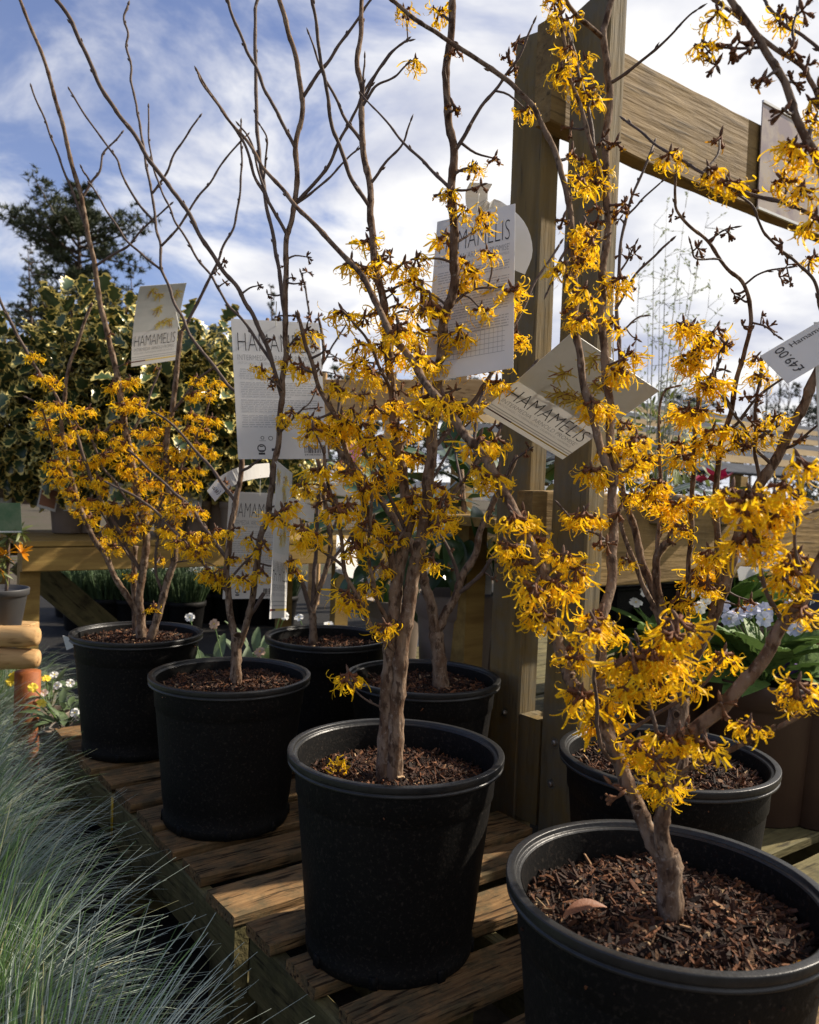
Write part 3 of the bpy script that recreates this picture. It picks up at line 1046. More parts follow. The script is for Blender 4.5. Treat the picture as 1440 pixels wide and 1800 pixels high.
flowers('p5', '1083 257 1005 273 1047 370 1050 395 990 393 1090 377 1097 363 1000 545 1390 95 1340 150 1265 250 1055 960 1420 125 1300 337', 's', .9)
flowers('p5', '1370 30 1410 25 1285 85 1300 80 1320 90 1395 95 1392 150 1440 160 1260 120 1087 1407 1075 1385 1267 1243 1207 1283 1088 905 1066 960 1060 250 1380 200 1310 337 1005 230', 'k', 1.15)

# ---- p4: against the posts
branch('p4', '1190 1310 1192 1260 1197 1215 1205 1180', 1.243, 1.24, 40, 32, base=True, name='trunk', sides=12)
branch('p4', '1202 1195 1213 1167 1243 1110 1267 1047 1290 970 1315 900 1337 850 1367 800 1403 733 1427 677 1445 640 1475 560 1490 480', 1.24, 1.12, 24, 13)
branch('p4', '1185 1240 1178 1150 1163 1090 1140 1017 1123 967 1110 907 1093 867 1088 800 1090 740', 1.25, 1.30, 20, 9)
branch('p4', '1180 1170 1160 1093 1133 1033 1107 967 1090 917', 1.25, 1.22, 11, 7)
branch('p4', '1178 1150 1163 1080 1157 1033 1152 983 1167 960 1182 950', 1.24, 1.2, 18, 12)
branch('p4', '1205 1160 1210 1080 1212 983 1217 917 1218 833 1223 767 1227 700 1228 617 1226 580', 1.24, 1.16, 9, 7, mt=BARK)
branch('p4', '1267 1047 1262 960 1258 860 1270 770 1285 720 1300 650 1313 597 1323 560 1307 500 1280 473 1243 423 1213 397 1190 367 1185 333 1190 300', 1.23, 1.1, 13, 4)
branch('p4', '1333 850 1327 783 1330 717 1334 680 1340 640', 1.18, 1.14, 7, 5, name='twig')
branch('p4', '1482 520 1455 560 1440 530 1433 500 1417 477 1393 453 1370 437 1347 413 1333 383 1320 360 1297 343', 1.12, 1.05, 7, 4)
branch('p4', '1272 765 1300 740 1340 690 1390 655', 1.2, 1.15, 6, 3.5, name='twig')
branch('p4', '1268 800 1310 780 1340 765 1372 745', 1.2, 1.14, 6, 4, name='twig')
branch('p4', '1285 720 1260 670 1262 640', 1.19, 1.14, 6, 4, name='twig')
branch('p4', '1375 795 1400 780 1440 745', 1.14, 1.1, 6, 4, name='twig')
branch('p4', '1355 820 1330 790 1300 740 1270 700 1245 680', 1.16, 1.1, 7, 3.5, name='twig')
branch('p4', '1280 473 1262 455 1225 455 1213 430', 1.14, 1.1, 4, 3, name='twig')
branch('p4', '1245 425 1270 405 1290 400', 1.13, 1.1, 4, 3, name='twig')
branch('p4', '1308 500 1335 480 1385 470', 1.14, 1.1, 4, 3, name='twig')
branch('p4', '1323 565 1350 575 1365 590', 1.14, 1.1, 4, 3, name='twig')
branch('p4', '1150 985 1163 870 1158 760 1166 690 1185 680', 1.22, 1.25, 8, 4, mt=BARK)
branch('p4', '1090 800 1092 640 1085 560 1090 440 1110 350 1150 255', 1.28, 1.3, 9, 4)
branch('p4', '1088 540 1120 480 1150 450 1178 425', 1.28, 1.24, 5, 4, name='twig')
branch('p4', '1094 380 1130 350 1162 322', 1.28, 1.25, 4, 3, name='twig')
branch('p4', '1090 470 1110 445 1118 430', 1.28, 1.25, 4, 3, name='twig')
branch('p4', '1093 590 1120 560 1132 555', 1.28, 1.25, 4, 3, name='twig')
flowers('p4', '1210 650 1233 620 1253 613 1215 640 1253 680 1245 690 1210 733 1227 733 1195 740 1193 793 1243 793 1253 773 1200 817 1147 867 1160 860 1240 893 1173 910 1193 900 1113 883 1200 943 1247 983 1255 995 1230 1010 1243 1040 1225 1030 1203 583 1215 590 1260 593 1118 825 1130 820 1100 760 1145 885', 'f', .98)
flowers('p4', '1103 997 1333 760 1363 750 1297 783 1330 643 1337 677 1433 467 1193 1063 1207 1075 1290 770 1345 775', 'm', .85)
flowers('p4', '1407 777 1390 910 1110 505 1088 620 1090 690 1100 660 1330 700 1310 790 1275 610 1320 1060 1300 1070', 's', .95)
flowers('p4', '1097 360 1090 388 1110 345 1105 440 1115 450 1092 450 1225 455 1262 415 1280 413 1183 380 1200 385 1225 440 1290 520 1303 530 1340 560 1307 577 1350 578 1385 470 1370 490 1390 500 1375 433 1375 450 1330 720 1280 760 1320 745 1265 720 1160 975 1175 950 1290 690 1310 700 1275 655 1120 600', 'k', 1.0)

# ---- p2: forked trunk with a pruning scar
branch('p2', '416 1195 415 1160 416 1120', 1.654, 1.654, 20, 17, base=True, name='trunk', sides=10)
branch('p2', '414 1135 404 1073 400 1030 399 1005 405 935 415 883 424 827 432 770 445 700 455 640 470 560', 1.65, 1.78, 13, 7)
branch('p2', '418 1145 430 1110 442 1060 446 1035 451 998 459 942 472 900 478 852 484 810 490 770 495 707 497 670 503 612 501 557 503 467 505 413 513 383 522 333 520 260 528 217 532 173 523 117 513 77 500 30 490 0 485 -20', 1.65, 1.50, 12, 7.5, dmid=1.57)
branch('p2', '420 1125 440 1085 452 1062 465 1043', 1.67, 1.72, 9, 7)
branch('p2', '532 173 560 130 570 117 603 70 640 17 660 -10', 1.54, 1.48, 7, 4, name='twig')
branch('p2', '520 260 500 222 480 187 467 160 447 113 430 80 413 37 400 0 395 -15', 1.55, 1.5, 6.5, 5, name='twig')
branch('p2', '525 363 567 307 590 263 613 217 630 183 653 140 680 100 712 72', 1.56, 1.45, 7, 3.5, name='twig')
branch('p2', '525 365 560 330 600 290 625 265', 1.56, 1.52, 5, 3, name='twig')
branch('p2', '505 413 480 367 470 350 447 307 427 247 393 197 347 127', 1.57, 1.5, 6.5, 3.5, name='twig')
branch('p2', '502 570 490 473 480 417 467 350 460 300 452 233 450 127 448 33 453 0 455 -15', 1.58, 1.66, 7, 6)
branch('p2', '495 700 470 610 447 560 433 533 413 500 383 463 350 410 323 360 300 330 273 297 250 260 227 223 200 190 173 143 150 93 127 40 100 0 88 -20', 1.56, 1.42, 8, 6.5)
branch('p2', '445 700 405 682 373 638 341 600 324 565 309 536 295 500 284 475 282 433 273 393 268 340 260 310 253 260 243 207 240 180 230 147 232 117 222 87 225 60 218 33 224 10', 1.74, 1.85, 6, 4)
branch('p2', '283 433 317 397 337 360 370 320 400 273 433 240', 1.82, 1.8, 4.5, 3, name='twig')
branch('p2', '270 390 235 347 213 300 200 270 165 225 123 160', 1.82, 1.85, 4.5, 3, name='twig')
branch('p2', '268 340 290 310 307 270 330 235 350 207', 1.82, 1.8, 4.5, 3, name='twig')
branch('p2', '283 475 253 450 225 425 200 390 175 350 160 325', 1.82, 1.86, 4.5, 3, name='twig')
branch('p2', '480 640 425 560 397 533 377 493 353 463 327 420 307 387 293 353 277 317 263 260 260 190', 1.6, 1.72, 5.5, 3, name='twig')
branch('p2', '470 350 455 300 440 245 423 222', 1.56, 1.53, 5, 3, name='twig')
branch('p2', '480 317 470 250 458 222', 1.58, 1.56, 4, 3, name='twig')
branch('p2', '398 1040 367 1003 333 960 300 927 267 893 233 870 190 850', 1.64, 1.72, 7, 4)
branch('p2', '398 985 360 927 333 890 300 860 267 830 233 797', 1.65, 1.76, 7, 4)
branch('p2', '410 880 403 867 367 817 333 780 300 743 273 727', 1.68, 1.76, 6.5, 4)
branch('p2', '425 830 440 820 460 805', 1.68, 1.64, 6, 4, name='twig')
branch('p2', '412 1020 430 990 448 968', 1.63, 1.58, 5, 3, name='twig')
branch('p2', '492 690 480 670 465 655', 1.57, 1.52, 5, 3, name='twig')
branch('p2', '502 615 520 595 540 578', 1.55, 1.5, 5, 3, name='twig')
branch('p2', '493 755 512 740 530 720', 1.57, 1.52, 5, 3, name='twig')
flowers('p2', '411 940 442 956 463 967 409 990 436 994 461 1015 428 1027 388 1027 376 1020 513 892 513 996 460 660 508 643 535 657 523 608 540 592 513 737 500 748 370 1018 363 1012', 'm', 1.0)
flowers('p2', '310 960 330 970 345 980 355 965 333 948 365 945 380 940 307 908 320 897 350 903 300 935', 'f', 1.0)
flowers('p2', '480 668 478 683 553 613 490 560 545 560 520 560 555 690 560 720 395 850 405 865', 's', .9)
flowers('p2', '470 520 455 505 530 500 500 470 515 490 540 455 395 500 380 480 395 463 560 590 480 600', 'k', .95)



def scar(key, px_, py_, d, w_, h_, label):
    """healed cut on the bark: a raised lip round a sunken dark face"""
    b = MB()
    n = 12
    c = at(px_, py_, d)
    for k, (f0, z0, f1, z1, mi) in enumerate(((1.25, -.004, 1.05, .0022, 0), (1.05, .0022, .8, .0012, 0), (.8, .0012, .0, .0002, 1))):
        b.quad_strip([[c + (RT * math.cos(q * 6.2832 / n) * w_ + UP * math.sin(q * 6.2832 / n) * h_) * f_ - FWD * z_ for q in range(n)] for f_, z_ in ((f0, z0), (max(f1, .01), z1))], True, mi)
    o = b.obj('pruning_scar', [BARK, SOIL], PLANTS[key]['root'])
    o['label'] = label


scar('p2', 417, 1117, 1.639, .0075, .0052, 'round dark pruning scar')
scar('p4', 1189, 1256, 1.223, .0052, .0058, 'square dark scar')
scar('p5', 1120, 1419, .808, .0046, .0032, 'oval healed scar')

# ---- p1
branch('p1', '249 1116 248 1083 245 1050 252 1000 258 950 252 905 242 871 236 833 224 769 216 726 207 664 189 586 175 527 167 467 157 423 147 367 143 343 123 277 113 227 95 167 80 110 62 67 35 0 28 -20', 2.06, 1.95, 15, 5, base=True, name='stem', dmid=2.04)
branch('p1', '262 1116 285 1057 298 1010 308 975 302 900 294 833 293 767 302 727 308 680 316 600 318 582', 2.05, 2.0, 14, 8, base=True, name='stem')
branch('p1', '318 584 333 560 377 473 393 433 413 393 422 333 425 283 423 217', 2.0, 1.95, 6, 3)
branch('p1', '247 1085 207 1023 187 980 157 933 133 867 123 830 115 793 108 743 115 693 117 660 137 600 158 540', 2.03, 1.98, 11, 5)
branch('p1', '240 1112 236 1040 236 1000 238 960', 2.12, 2.1, 11, 9, base=True, name='stem')
branch('p1', '250 1010 227 970 201 918 187 898 175 872 157 834 149 807 128 749 111 720 90 682 67 653 50 624 26 580 0 527 -12 500', 2.02, 1.80, 7, 4.5)
branch('p1', '148 403 133 350 113 300 97 260 78 208 55 155', 2.0, 1.96, 5, 3, name='twig')
branch('p1', '145 345 160 322 175 300 180 272 200 250 212 235', 2.0, 2.02, 5, 3, name='twig')
branch('p1', '160 322 145 297', 2.0, 2.0, 4, 3, name='twig')
branch('p1', '168 467 195 450 228 430 255 397 280 378 298 360', 2.02, 1.98, 5, 3, name='twig')
branch('p1', '285 1050 273 1000 277 950 285 900', 2.04, 2.0, 5, 4, name='twig')
branch('p1', '303 727 330 690 350 665 385 640', 2.02, 1.98, 5, 3, name='twig')
branch('p1', '250 960 235 900 205 850 180 820 165 780', 2.03, 1.97, 6, 3.5, name='twig')
branch('p1', '258 945 285 880 320 820 350 760 370 700', 2.03, 1.98, 6, 3.5, name='twig')
branch('p1', '222 765 205 740 180 760 150 758', 2.04, 2.0, 5, 3, name='twig')
branch('p1', '120 810 95 790 75 720 50 700', 2.0, 1.97, 5, 3, name='twig')
branch('p1', '245 1000 215 960 195 930 180 905', 2.03, 1.97, 5, 3, name='twig')
branch('p1', '225 770 245 740 262 700 280 650', 2.04, 2.06, 5, 3, name='twig')
flowers('p1', '60 634 68 667 95 678 63 728 83 720 103 715 127 732 155 727 80 747 77 763 107 773 135 757 168 763 113 800 130 797 90 820 103 830 200 680 230 675 235 707 213 718 207 750 347 672 367 697 383 680 340 700 282 732 302 743 337 733 373 743 363 763', 'f', .98)
flowers('p1', '247 763 270 763 200 780 220 787 263 790 182 807 167 817 233 807 310 800 330 800 347 787 227 840 253 827 277 820 300 830 320 833 350 830 370 800 110 847 123 867 147 847 173 847 133 887 160 887 180 867 143 900 160 917 187 900 200 893 257 853 240 863 280 853 283 877 307 853 257 890 253 910 307 887 337 853', 'f', .98)
flowers('p1', '187 933 200 943 180 953 200 967 230 943 290 937 310 875 280 905 215 825 195 800 285 790 245 720 265 810 330 760 120 775 140 820 100 850 220 900 240 930', 'f', .95)
flowers('p1', '280 990 233 1018 270 1072 393 1010', 'm', .8)
flowers('p1', '195 590 190 600 225 640 275 650', 's', .8)

# ---- p6 and p7, in the shade behind
branch('p6', '551 1130 551 1100 548 1075', 2.11, 2.11, 15, 13, base=True, name='trunk')
branch('p6', '549 1090 540 1050 527 1017 510 983 498 950 490 900', 2.1, 2.06, 9, 6)
branch('p6', '551 1085 552 1017 555 967 557 927 560 870 575 800 590 740 600 690', 2.12, 2.16, 8, 5)
branch('p6', '553 1080 560 1040 572 1005 580 977 580 933 571 883 565 830 545 760 552 690 570 620 560 560', 2.1, 2.14, 10, 5)
branch('p6', '574 1000 600 965 625 930 640 890', 2.1, 2.15, 6, 4)
branch('p6', '580 940 605 890 640 850', 2.1, 2.18, 5, 3, name='twig')
branch('p6', '566 640 590 600 605 575', 2.13, 2.1, 4, 3, name='twig')
branch('p6', '562 600 545 560 540 520 530 480', 2.13, 2.1, 4, 3, name='twig')
branch('p6', '552 690 520 640 505 600', 2.12, 2.1, 4, 3, name='twig')
flowers('p6', '600 700 585 740 560 780 615 780 600 820 630 830 550 800 575 860 535 870 520 1010', 'm', 1.0)
flowers('p6', '605 640 590 660 575 690 560 650 620 690 625 655 600 590 545 600 560 560 590 630 530 500 540 480', 'k', 1.3)
branch('p7', '777 1212 772 1160 766 1110', 1.705, 1.70, 27, 24, base=True, name='trunk', sides=12)
branch('p7', '767 1130 757 1060 745 1020 735 985 717 947 680 892 645 852 622 820 602 800 580 760', 1.70, 1.62, 20, 9)
branch('p7', '768 1120 785 1075 800 1050 815 1010 835 975 845 935 862 893 885 850 910 800', 1.70, 1.66, 17, 8)
branch('p7', '806 1045 833 1023 857 993 880 955 890 920', 1.70, 1.6, 9, 5)
branch('p7', '760 950 790 880 813 847 837 817 870 780', 1.68, 1.6, 10, 6)
branch('p7', '805 1030 800 990 785 960 770 935', 1.70, 1.66, 8, 5)
branch('p7', '870 775 890 730 910 680 940 640', 1.62, 1.58, 6, 4)
branch('p7', '840 815 835 760 845 700 870 640 880 560', 1.62, 1.7, 7, 4)
branch('p7', '810 850 800 790 790 760', 1.65, 1.7, 5, 3, name='twig')
branch('p7', '880 850 905 810 930 790', 1.66, 1.6, 5, 3, name='twig')
branch('p7', '660 870 650 800 655 740', 1.64, 1.7, 6, 3, name='twig')
flowers('p7', '700 850 730 870 660 790 640 810 690 830 850 830 835 830 880 700 850 720', 'm', .9)
flowers('p7', '800 740 780 780 870 750 880 740 930 790 925 800 790 970 870 1020 860 900 810 880 900 690 925 680 655 760 660 720 690 790 730 780 880 990 790 1000', 'k', 1.15)


# ------------------------------------------------------------------ hanging labels
def text_geo(s, size, xs=1.0, thin=0.0):
    """flat lettering as (verts, faces), left aligned on its baseline"""
    c = bpy.data.curves.new('t', 'FONT')
    c.body = s
    c.size = size
    c.offset = thin
    c.resolution_u = 3
    o = bpy.data.objects.new('t', c)
    me = bpy.data.meshes.new_from_object(o)
    v = [(q.co.x * xs, q.co.y) for q in me.vertices]
    f = [tuple(p.vertices) for p in me.polygons]
    bpy.data.objects.remove(o)
    bpy.data.curves.remove(c)
    bpy.data.meshes.remove(me)
    return v, f


class Tag:
    """a printed card hanging in space. TL, TR, BL are pixels; d the distance of TL; m the turn of the top edge (px, + = right end farther)"""

    def __init__(s, name, label, TL, TR, BL, d, m=None, bend=0.0, group='printed labels on the witch hazels', cat='label'):
        ex = Vector((TR[0] - TL[0], TR[1] - TL[1]))
        ey = Vector((BL[0] - TL[0], BL[1] - TL[1]))
        dot = ex.dot(ey)
        if m is None:
            m = math.sqrt(abs(dot)) if abs(dot) > 1 else 1.0
        n_ = -dot / m
        a, b_, c_ = at(*TL, d), at(*TR, d + m * d / F), at(*BL, d + n_ * d / F)
        s.W, s.H = (b_ - a).length, (c_ - a).length
        s.x = (b_ - a).normalized()
        y = (a - c_)
        s.y = (y - s.x * y.dot(s.x)).normalized()
        s.z = s.x.cross(s.y)
        s.o = a - s.y * s.H                     # bottom left corner
        s.bend = bend
        s.root = thing(name, label, cat, s.o + s.x * s.W / 2, group)

    def p(s, x, y, z=0.0):
        """x, y in card widths / heights from the bottom left"""
        q = (y - .5) * 2
        return s.o + s.x * (x * s.W) + s.y * (y * s.H) + s.z * (z + s.bend * s.H * (q * q - 1))

    def card(s, mt=CARD, name='card', t=.0007, hole=True):
        b = MB()
        n = 12
        for sgn in (-1, 1):
            base = len(b.v)
            for i in range(n + 1):
                for j in range(3):
                    b.v.append(s.p(j / 2, i / n, sgn * t / 2))
            for i in range(n):
                for j in range(2):
                    q = base + i * 3 + j
                    f_ = (q, q + 1, q + 4, q + 3)
                    b.f.append(f_ if sgn > 0 else f_[::-1])
                    b.mi.append(0)
        k = (n + 1) * 3
        edge = [j for j in range(3)] + [i * 3 + 2 for i in range(1, n + 1)] + [n * 3 + 1, n * 3] + [i * 3 for i in range(n - 1, 0, -1)]
        for i in range(len(edge)):
            a_, c_ = edge[i], edge[(i + 1) % len(edge)]
            b.f.append((a_, c_, c_ + k, a_ + k))
            b.mi.append(0)
        s.c = b.obj(name, mt, s.root, False)
        return s.c

    def text(s, t, x, y, h, w, mt, name='lettering', thin=0.0, side=1):
        """text whose capital height is h card heights and whose run is w card widths"""
        v, f_ = text_geo(t, 1.0, 1.0, thin)
        xs, ys = [q[0] for q in v], [q[1] for q in v]
        x0, x1, y1 = min(xs), max(xs), max(ys)
        b = MB()
        for q in v:
            b.v.append(s.p(x + (q[0] - x0) / (x1 - x0) * w, y + q[1] / y1 * h, .0008))
        b.f = f_
        b.mi = [0] * len(f_)
        return b.obj(name, mt, s.c, False)

    def rects(s, rs, mt, name):
        b = MB()
        for (x0, y0, x1, y1) in rs:
            b.poly([s.p(x0, y0, .0007), s.p(x1, y0, .0007), s.p(x1, y1, .0007), s.p(x0, y1, .0007)])
        return b.obj(name, mt, s.c, False)

    def ring(s, x, y, r0, r1, mt, name, n=14):
        b = MB()
        asp = s.W / s.H
        b.quad_strip([[s.p(x + r * math.cos(k * 2 * math.pi / n), y + r * asp * math.sin(k * 2 * math.pi / n), .0008) for k in range(n)] for r in (r0, r1)], True)
        return b.obj(name, mt, s.c, False)

    def lines(s, y1, y0, n, r, x0=.06, x1=.94, mt=INKL):
        """small print, too small to read: rows of word-long marks"""
        rs = []
        for i in range(n):
            y = y1 + (y0 - y1) * i / max(1, n - 1)
            x = x0 + r.uniform(0, .02)
            end = x1 if i < n - 1 else x0 + (x1 - x0) * r.uniform(.35, .7)
            while x < end:
                wd = r.uniform(.02, .075)
                rs.append((x, y - .0028, min(end, x + wd), y + .0028))
                x += wd + .011
        return s.rects(rs, mt, 'small_print')

    def picture(s, y0, y1, r, n=7, x0=.02, x1=.98, dens=26):
        """printed photograph of spidery yellow blossom over pale grey"""
        b = MB()
        k = 6
        for i in range(k):
            a, c = y0 + (y1 - y0) * i / k, y0 + (y1 - y0) * (i + 1) / k
            b.poly([s.p(0, a, .0005), s.p(1, a, .0005), s.p(1, c, .0005), s.p(0, c, .0005)])
        b.obj('picture', PRINTBG, s.c, False)
        b = MB()
        asp = s.W / s.H
        for q in range(n):
            cx, cy = r.uniform(.1, .9), r.uniform(y0 + .06, y1 - .05)
            for j in range(dens):
                a = r.uniform(0, 6.28)
                l_ = r.uniform(.06, .15)
                ww = .011
                pts = []
                for t in (0, .5, 1):
                    aa = a + t * r.uniform(-.6, .6)
                    pts.append((cx + math.cos(aa) * l_ * t + r.gauss(0, .012), cy + (math.sin(aa) * l_ * t - .05 * t) * asp))
                for (xa, ya), (xb, yb) in zip(pts, pts[1:]):
                    nx, ny = -(yb - ya), (xb - xa)
                    nn = math.hypot(nx, ny) + 1e-6
                    nx, ny = nx / nn * ww / 2, ny / nn * ww / 2
                    cl = lambda u_, v_: s.p(min(.995, max(.005, u_)), min(y1, max(y0, v_)), .0008 + .0001 * (j % 5))
                    b.poly([cl(xa - nx, ya - ny * asp), cl(xb - nx, yb - ny * asp), cl(xb + nx, yb + ny * asp), cl(xa + nx, ya + ny * asp)], 1 if (j % 6 == 0) else 0)
        b.obj('printed_blossom', [PRINTY, PRINTR], s.c, False)

    def tie(s, x, y, tgt):
        b = MB()
        a = s.p(x, y, 0)
        pts = catmull([a, a.lerp(tgt, .5) + Vector((0, 0, -.004)), tgt], 4)
        b.tube(pts, [.0009] * len(pts), 5)
        b.obj('tie', mat('clear_tie', (.75, .74, .68), rough=.3, transl=.3), s.root)


def back_of_label(t, r, full=True):
    """title, cultivar, names, three blocks of small print, icons, emblem, flag and barcode"""
    t.card()
    t.text('HAMAMELIS', .06, .765, .135, .88, INK, 'title', thin=-.022)
    t.text("INTERMEDIA 'ARNOLD PROMISE'", .05, .70, .042, .89, INKG, 'cultivar_name', thin=-.012)
    t.text('WITCH HAZEL | TOVERHAZELAAR | ZAUBERNUSS | HAMAMELIS', .055, .672, .017, .88, INKL, 'common_names', thin=-.004)
    for y1, y0, n in ((.635, .570, 5), (.540, .440, 7), (.415, .335, 6), (.305, .225, 6)):
        t.lines(y1, y0, n, r)
    if full:
        t.ring(.275, .148, .014, .020, INK, 'sun_icon')
        t.rects([(.24, .126, .31, .1285)], INK, 'icon_bar')
        t.ring(.365, .145, .020, .027, INK, 'cloud_icon', 7)
        t.rects([(.447, .126, .453, .165), (.438, .163, .462, .166), (.438, .125, .462, .128)], INK, 'height_icon')
        t.rects([(.66, .15, .73, .153), (.67, .138, .72, .141), (.685, .128, .69, .165), (.70, .128, .705, .165)], INK, 'scissors_icon')
        t.ring(.26, .075, .036, .048, INK, 'emblem')
        t.rects([(.225, .030, .295, .044), (.235, .055, .285, .062), (.24, .085, .28, .092)], INK, 'emblem_band')
        t.rects([(.37, .056, .42, .074)], INK, 'flag')
        bars = []
        x = .735
        while x < .97:
            wd = r.choice((.004, .008, .012))
            bars.append((x, .042, x + wd, .098))
            x += wd + r.choice((.004, .007, .010))
        t.rects(bars, INK, 'barcode')
        t.text('541383500176', .735, .024, .012, .235, INK, 'barcode_digits')


def front_of_label(t, r, n=7):
    t.card()
    t.picture(.42, 1.0, r, n)
    t.text('HAMAMELIS', .05, .235, .135, .90, INK, 'title', thin=-.022)
    t.text("INTERMEDIA 'ARNOLD PROMISE'", .05, .178, .042, .90, INKG, 'cultivar_name', thin=-.012)
    t.text('WITCH HAZEL | TOVERHAZELAAR | ZAUBERNUSS | HAMAMELIS', .05, .142, .021, .88, INKL, 'common_names', thin=-.004)
    t.rects([(0, .105, 1, .113), (0, .078, 1, .086)], INKL, 'grey_stripe')
    t.rects([(0, .048, .3, .062)], INKB, 'brown_stripe')
    t.rects([(.3, .048, 1, .062)], INKO, 'ochre_stripe')


rt = random.Random(5)
t = Tag('plant_label', 'large white text label with icons and barcode, tied to the scarred-trunk witch hazel', (406, 560), (560, 568), (410, 807), 1.66)
back_of_label(t, rt)
t.tie(.5, .96, at(486, 530, 1.60))
t = Tag('plant_label', 'white text label turned to its back side high beside the far timber post', (769, 390), (906, 358), (772, 668), 1.32, m=-45)
back_of_label(t, rt, False)
t.rects([(.12 + .05 * i, .10, .123 + .05 * i, .24) for i in range(16)] + [(.12, .10 + .028 * i, .9, .102 + .028 * i) for i in range(6)], INKG, 'ruled_table')
t.tie(.5, .97, at(842, 340, 1.28))
t = Tag('plant_label', 'white text label with its lower half behind yellow blossom, hung low among the three-stem trunks', (403, 864), (500, 868), (386, 1053), 1.9, m=40)
back_of_label(t, rt)
t.tie(.55, .97, at(458, 835, 1.86))
t = Tag('plant_label', 'tilted picture label resting crosswise against the two timber posts', (1006, 584), (1159, 687), (832, 712), 1.12, m=70)
front_of_label(t, rt, 9)
t.tie(.5, .97, at(1078, 590, 1.06))
t = Tag('plant_label', 'bowed picture label with blossom print in front of the variegated holly', (246, 503), (328, 497), (204, 646), 1.93, m=70, bend=.04)
front_of_label(t, rt, 6)
t.tie(.9, .62, at(318, 584, 2.0))
t = Tag('plant_label', 'narrow picture label seen almost edge-on between two pots', (487, 810), (514, 832), (471, 1088), 1.55, m=140)
front_of_label(t, rt, 6)
t.tie(.5, .97, at(484, 812, 1.58))
t = Tag('plant_label', 'picture label with brown foot stripe, hung on the arching limb beside the planter rail', (1431, 566), (1560, 568), (1427, 976), .98)
front_of_label(t, rt, 5)
t.tie(.5, .97, at(1500, 500, .85))

# price strips
t = Tag('price_tag', 'grey price strip marked £49.00 on the large arching witch hazel', (1336, 626), (1520, 518), (1372, 680), .96, m=25, cat='price tag', group='price strips')
t.card()
b = None
v, f_ = text_geo('£49.00', 1.0)
x1_, y1_ = max(q[0] for q in v), max(q[1] for q in v)
b = MB()
for q in v:                                    # the price reads across the strip
    b.v.append(t.p(.19 - q[1] / y1_ * .085, .10 + q[0] / x1_ * .82 * 1.0, .0009))
b.f = [g_[::1] for g_ in f_]
b.mi = [0] * len(f_)
b.obj('price', INK, t.c, False)
t.text('Hamamelis x in', .24, .76, .13, .52, INK, 'plant_name')


def strap(name, label, pts, width, d, mt=CARD, up=None, cat='price tag', group='price strips'):
    """a bent plastic strip: pts are pixels with distance"""
    P3 = catmull([at(x, y, dd) for x, y, dd in pts], 4)
    root = thing(name, label, cat, P3[0], group)
    b = MB()
    rings = []
    upv = up or UP
    for i, p_ in enumerate(P3):
        t_ = (P3[min(i + 1, len(P3) - 1)] - P3[max(i - 1, 0)]).normalized()
        n_ = (upv - t_ * upv.dot(t_)).normalized()
        k_ = t_.cross(n_)
        rings.append([p_ + n_ * width / 2 + k_ * .0004, p_ - n_ * width / 2 + k_ * .0004, p_ - n_ * width / 2 - k_ * .0004, p_ + n_ * width / 2 - k_ * .0004])
    b.quad_strip(rings, True, 0, (True, True))
    o = b.obj('strip', mt, root, False)
    return root, o, rings


rt_, so, rg = strap('price_tag', 'curled cream price strip marked £49.00 above the low text label', [(371, 872, 1.80), (392, 850, 1.79), (420, 835, 1.80), (448, 829, 1.84), (474, 826, 1.9)], .032, 1.8)
b = MB()
v, f_ = text_geo('£49.00', 1.0)
x1_, y1_ = max(q[0] for q in v), max(q[1] for q in v)
a0, a1, a2, a3 = rg[1][1], rg[1][0], rg[4][0], rg[4][1]
for q in v:
    p_ = a0.lerp(a1, .15 + .7 * q[0] / x1_)
    b.v.append(p_ + (a3 - a0) * (.10 + .42 * (1 - q[1] / y1_)) - FWD * .0025)
b.f, b.mi = f_, [0] * len(f_)
b.obj('price', INK, so, False)
strap('price_tag', 'blank grey price strip with rounded end behind the spidery blossom', [(504, 888, 1.62), (520, 893, 1.63), (536, 899, 1.66), (552, 907, 1.7)], .034, 1.6)
strap('price_tag', 'white looped price strip over the top of the high text label', [(846, 322, 1.30), (838, 340, 1.335), (843, 365, 1.345), (872, 372, 1.35), (905, 400, 1.35), (917, 440, 1.35), (905, 475, 1.35)], .036, 1.35, up=RT)
# small white tag clipped under the rim of the far pot
tg = thing('pot_tag', 'small white tag clipped under the rim beside the wooden log stool', 'tag', at(122, 1130, 2.0))
b = MB()
q = [at(110, 1117, 2.02), at(126, 1122, 1.99), at(129, 1138, 1.99), at(117, 1143, 2.02)]
b.quad_strip([q, [p_ + FWD * .001 for p_ in q]], True, 0, (True, True))
b.obj('card', CARD, tg, False)
# dead leaf and fallen blossom on the mulch
lf = thing('fallen_leaf', 'curled dead brown leaf lying on bark mulch', 'leaf', at(1030, 1550, .80))
b = MB()
nL = 10
zb = PLANTS['p5']['mz'] + .010
p0_, p1_ = at(993, 1562, .80), at(1070, 1545, .815)
p0_.z = p1_.z = zb
ax_ = (p1_ - p0_)
sd2 = ax_.cross(Vector((0, 0, 1))).normalized()
rings = []
for i in range(nL + 1):
    t_ = i / nL
    ww = .0095 * math.sin(math.pi * min(.97, t_ * .95 + .03)) ** .8
    c_ = p0_ + ax_ * t_ + Vector((0, 0, .004 + .006 * math.sin(t_ * 2.6)))
    rings.append([c_ + sd2 * ww * k_ + Vector((0, 0, .5 * abs(k_) * ww)) for k_ in (-1, -.5, 0, .5, 1)])
b.quad_strip(rings, False)
b.obj('blade', mat('dead_leaf', (.27, .115, .05), rough=.6, var=(.16, .06, .028), scale=40, bump=.4), lf)
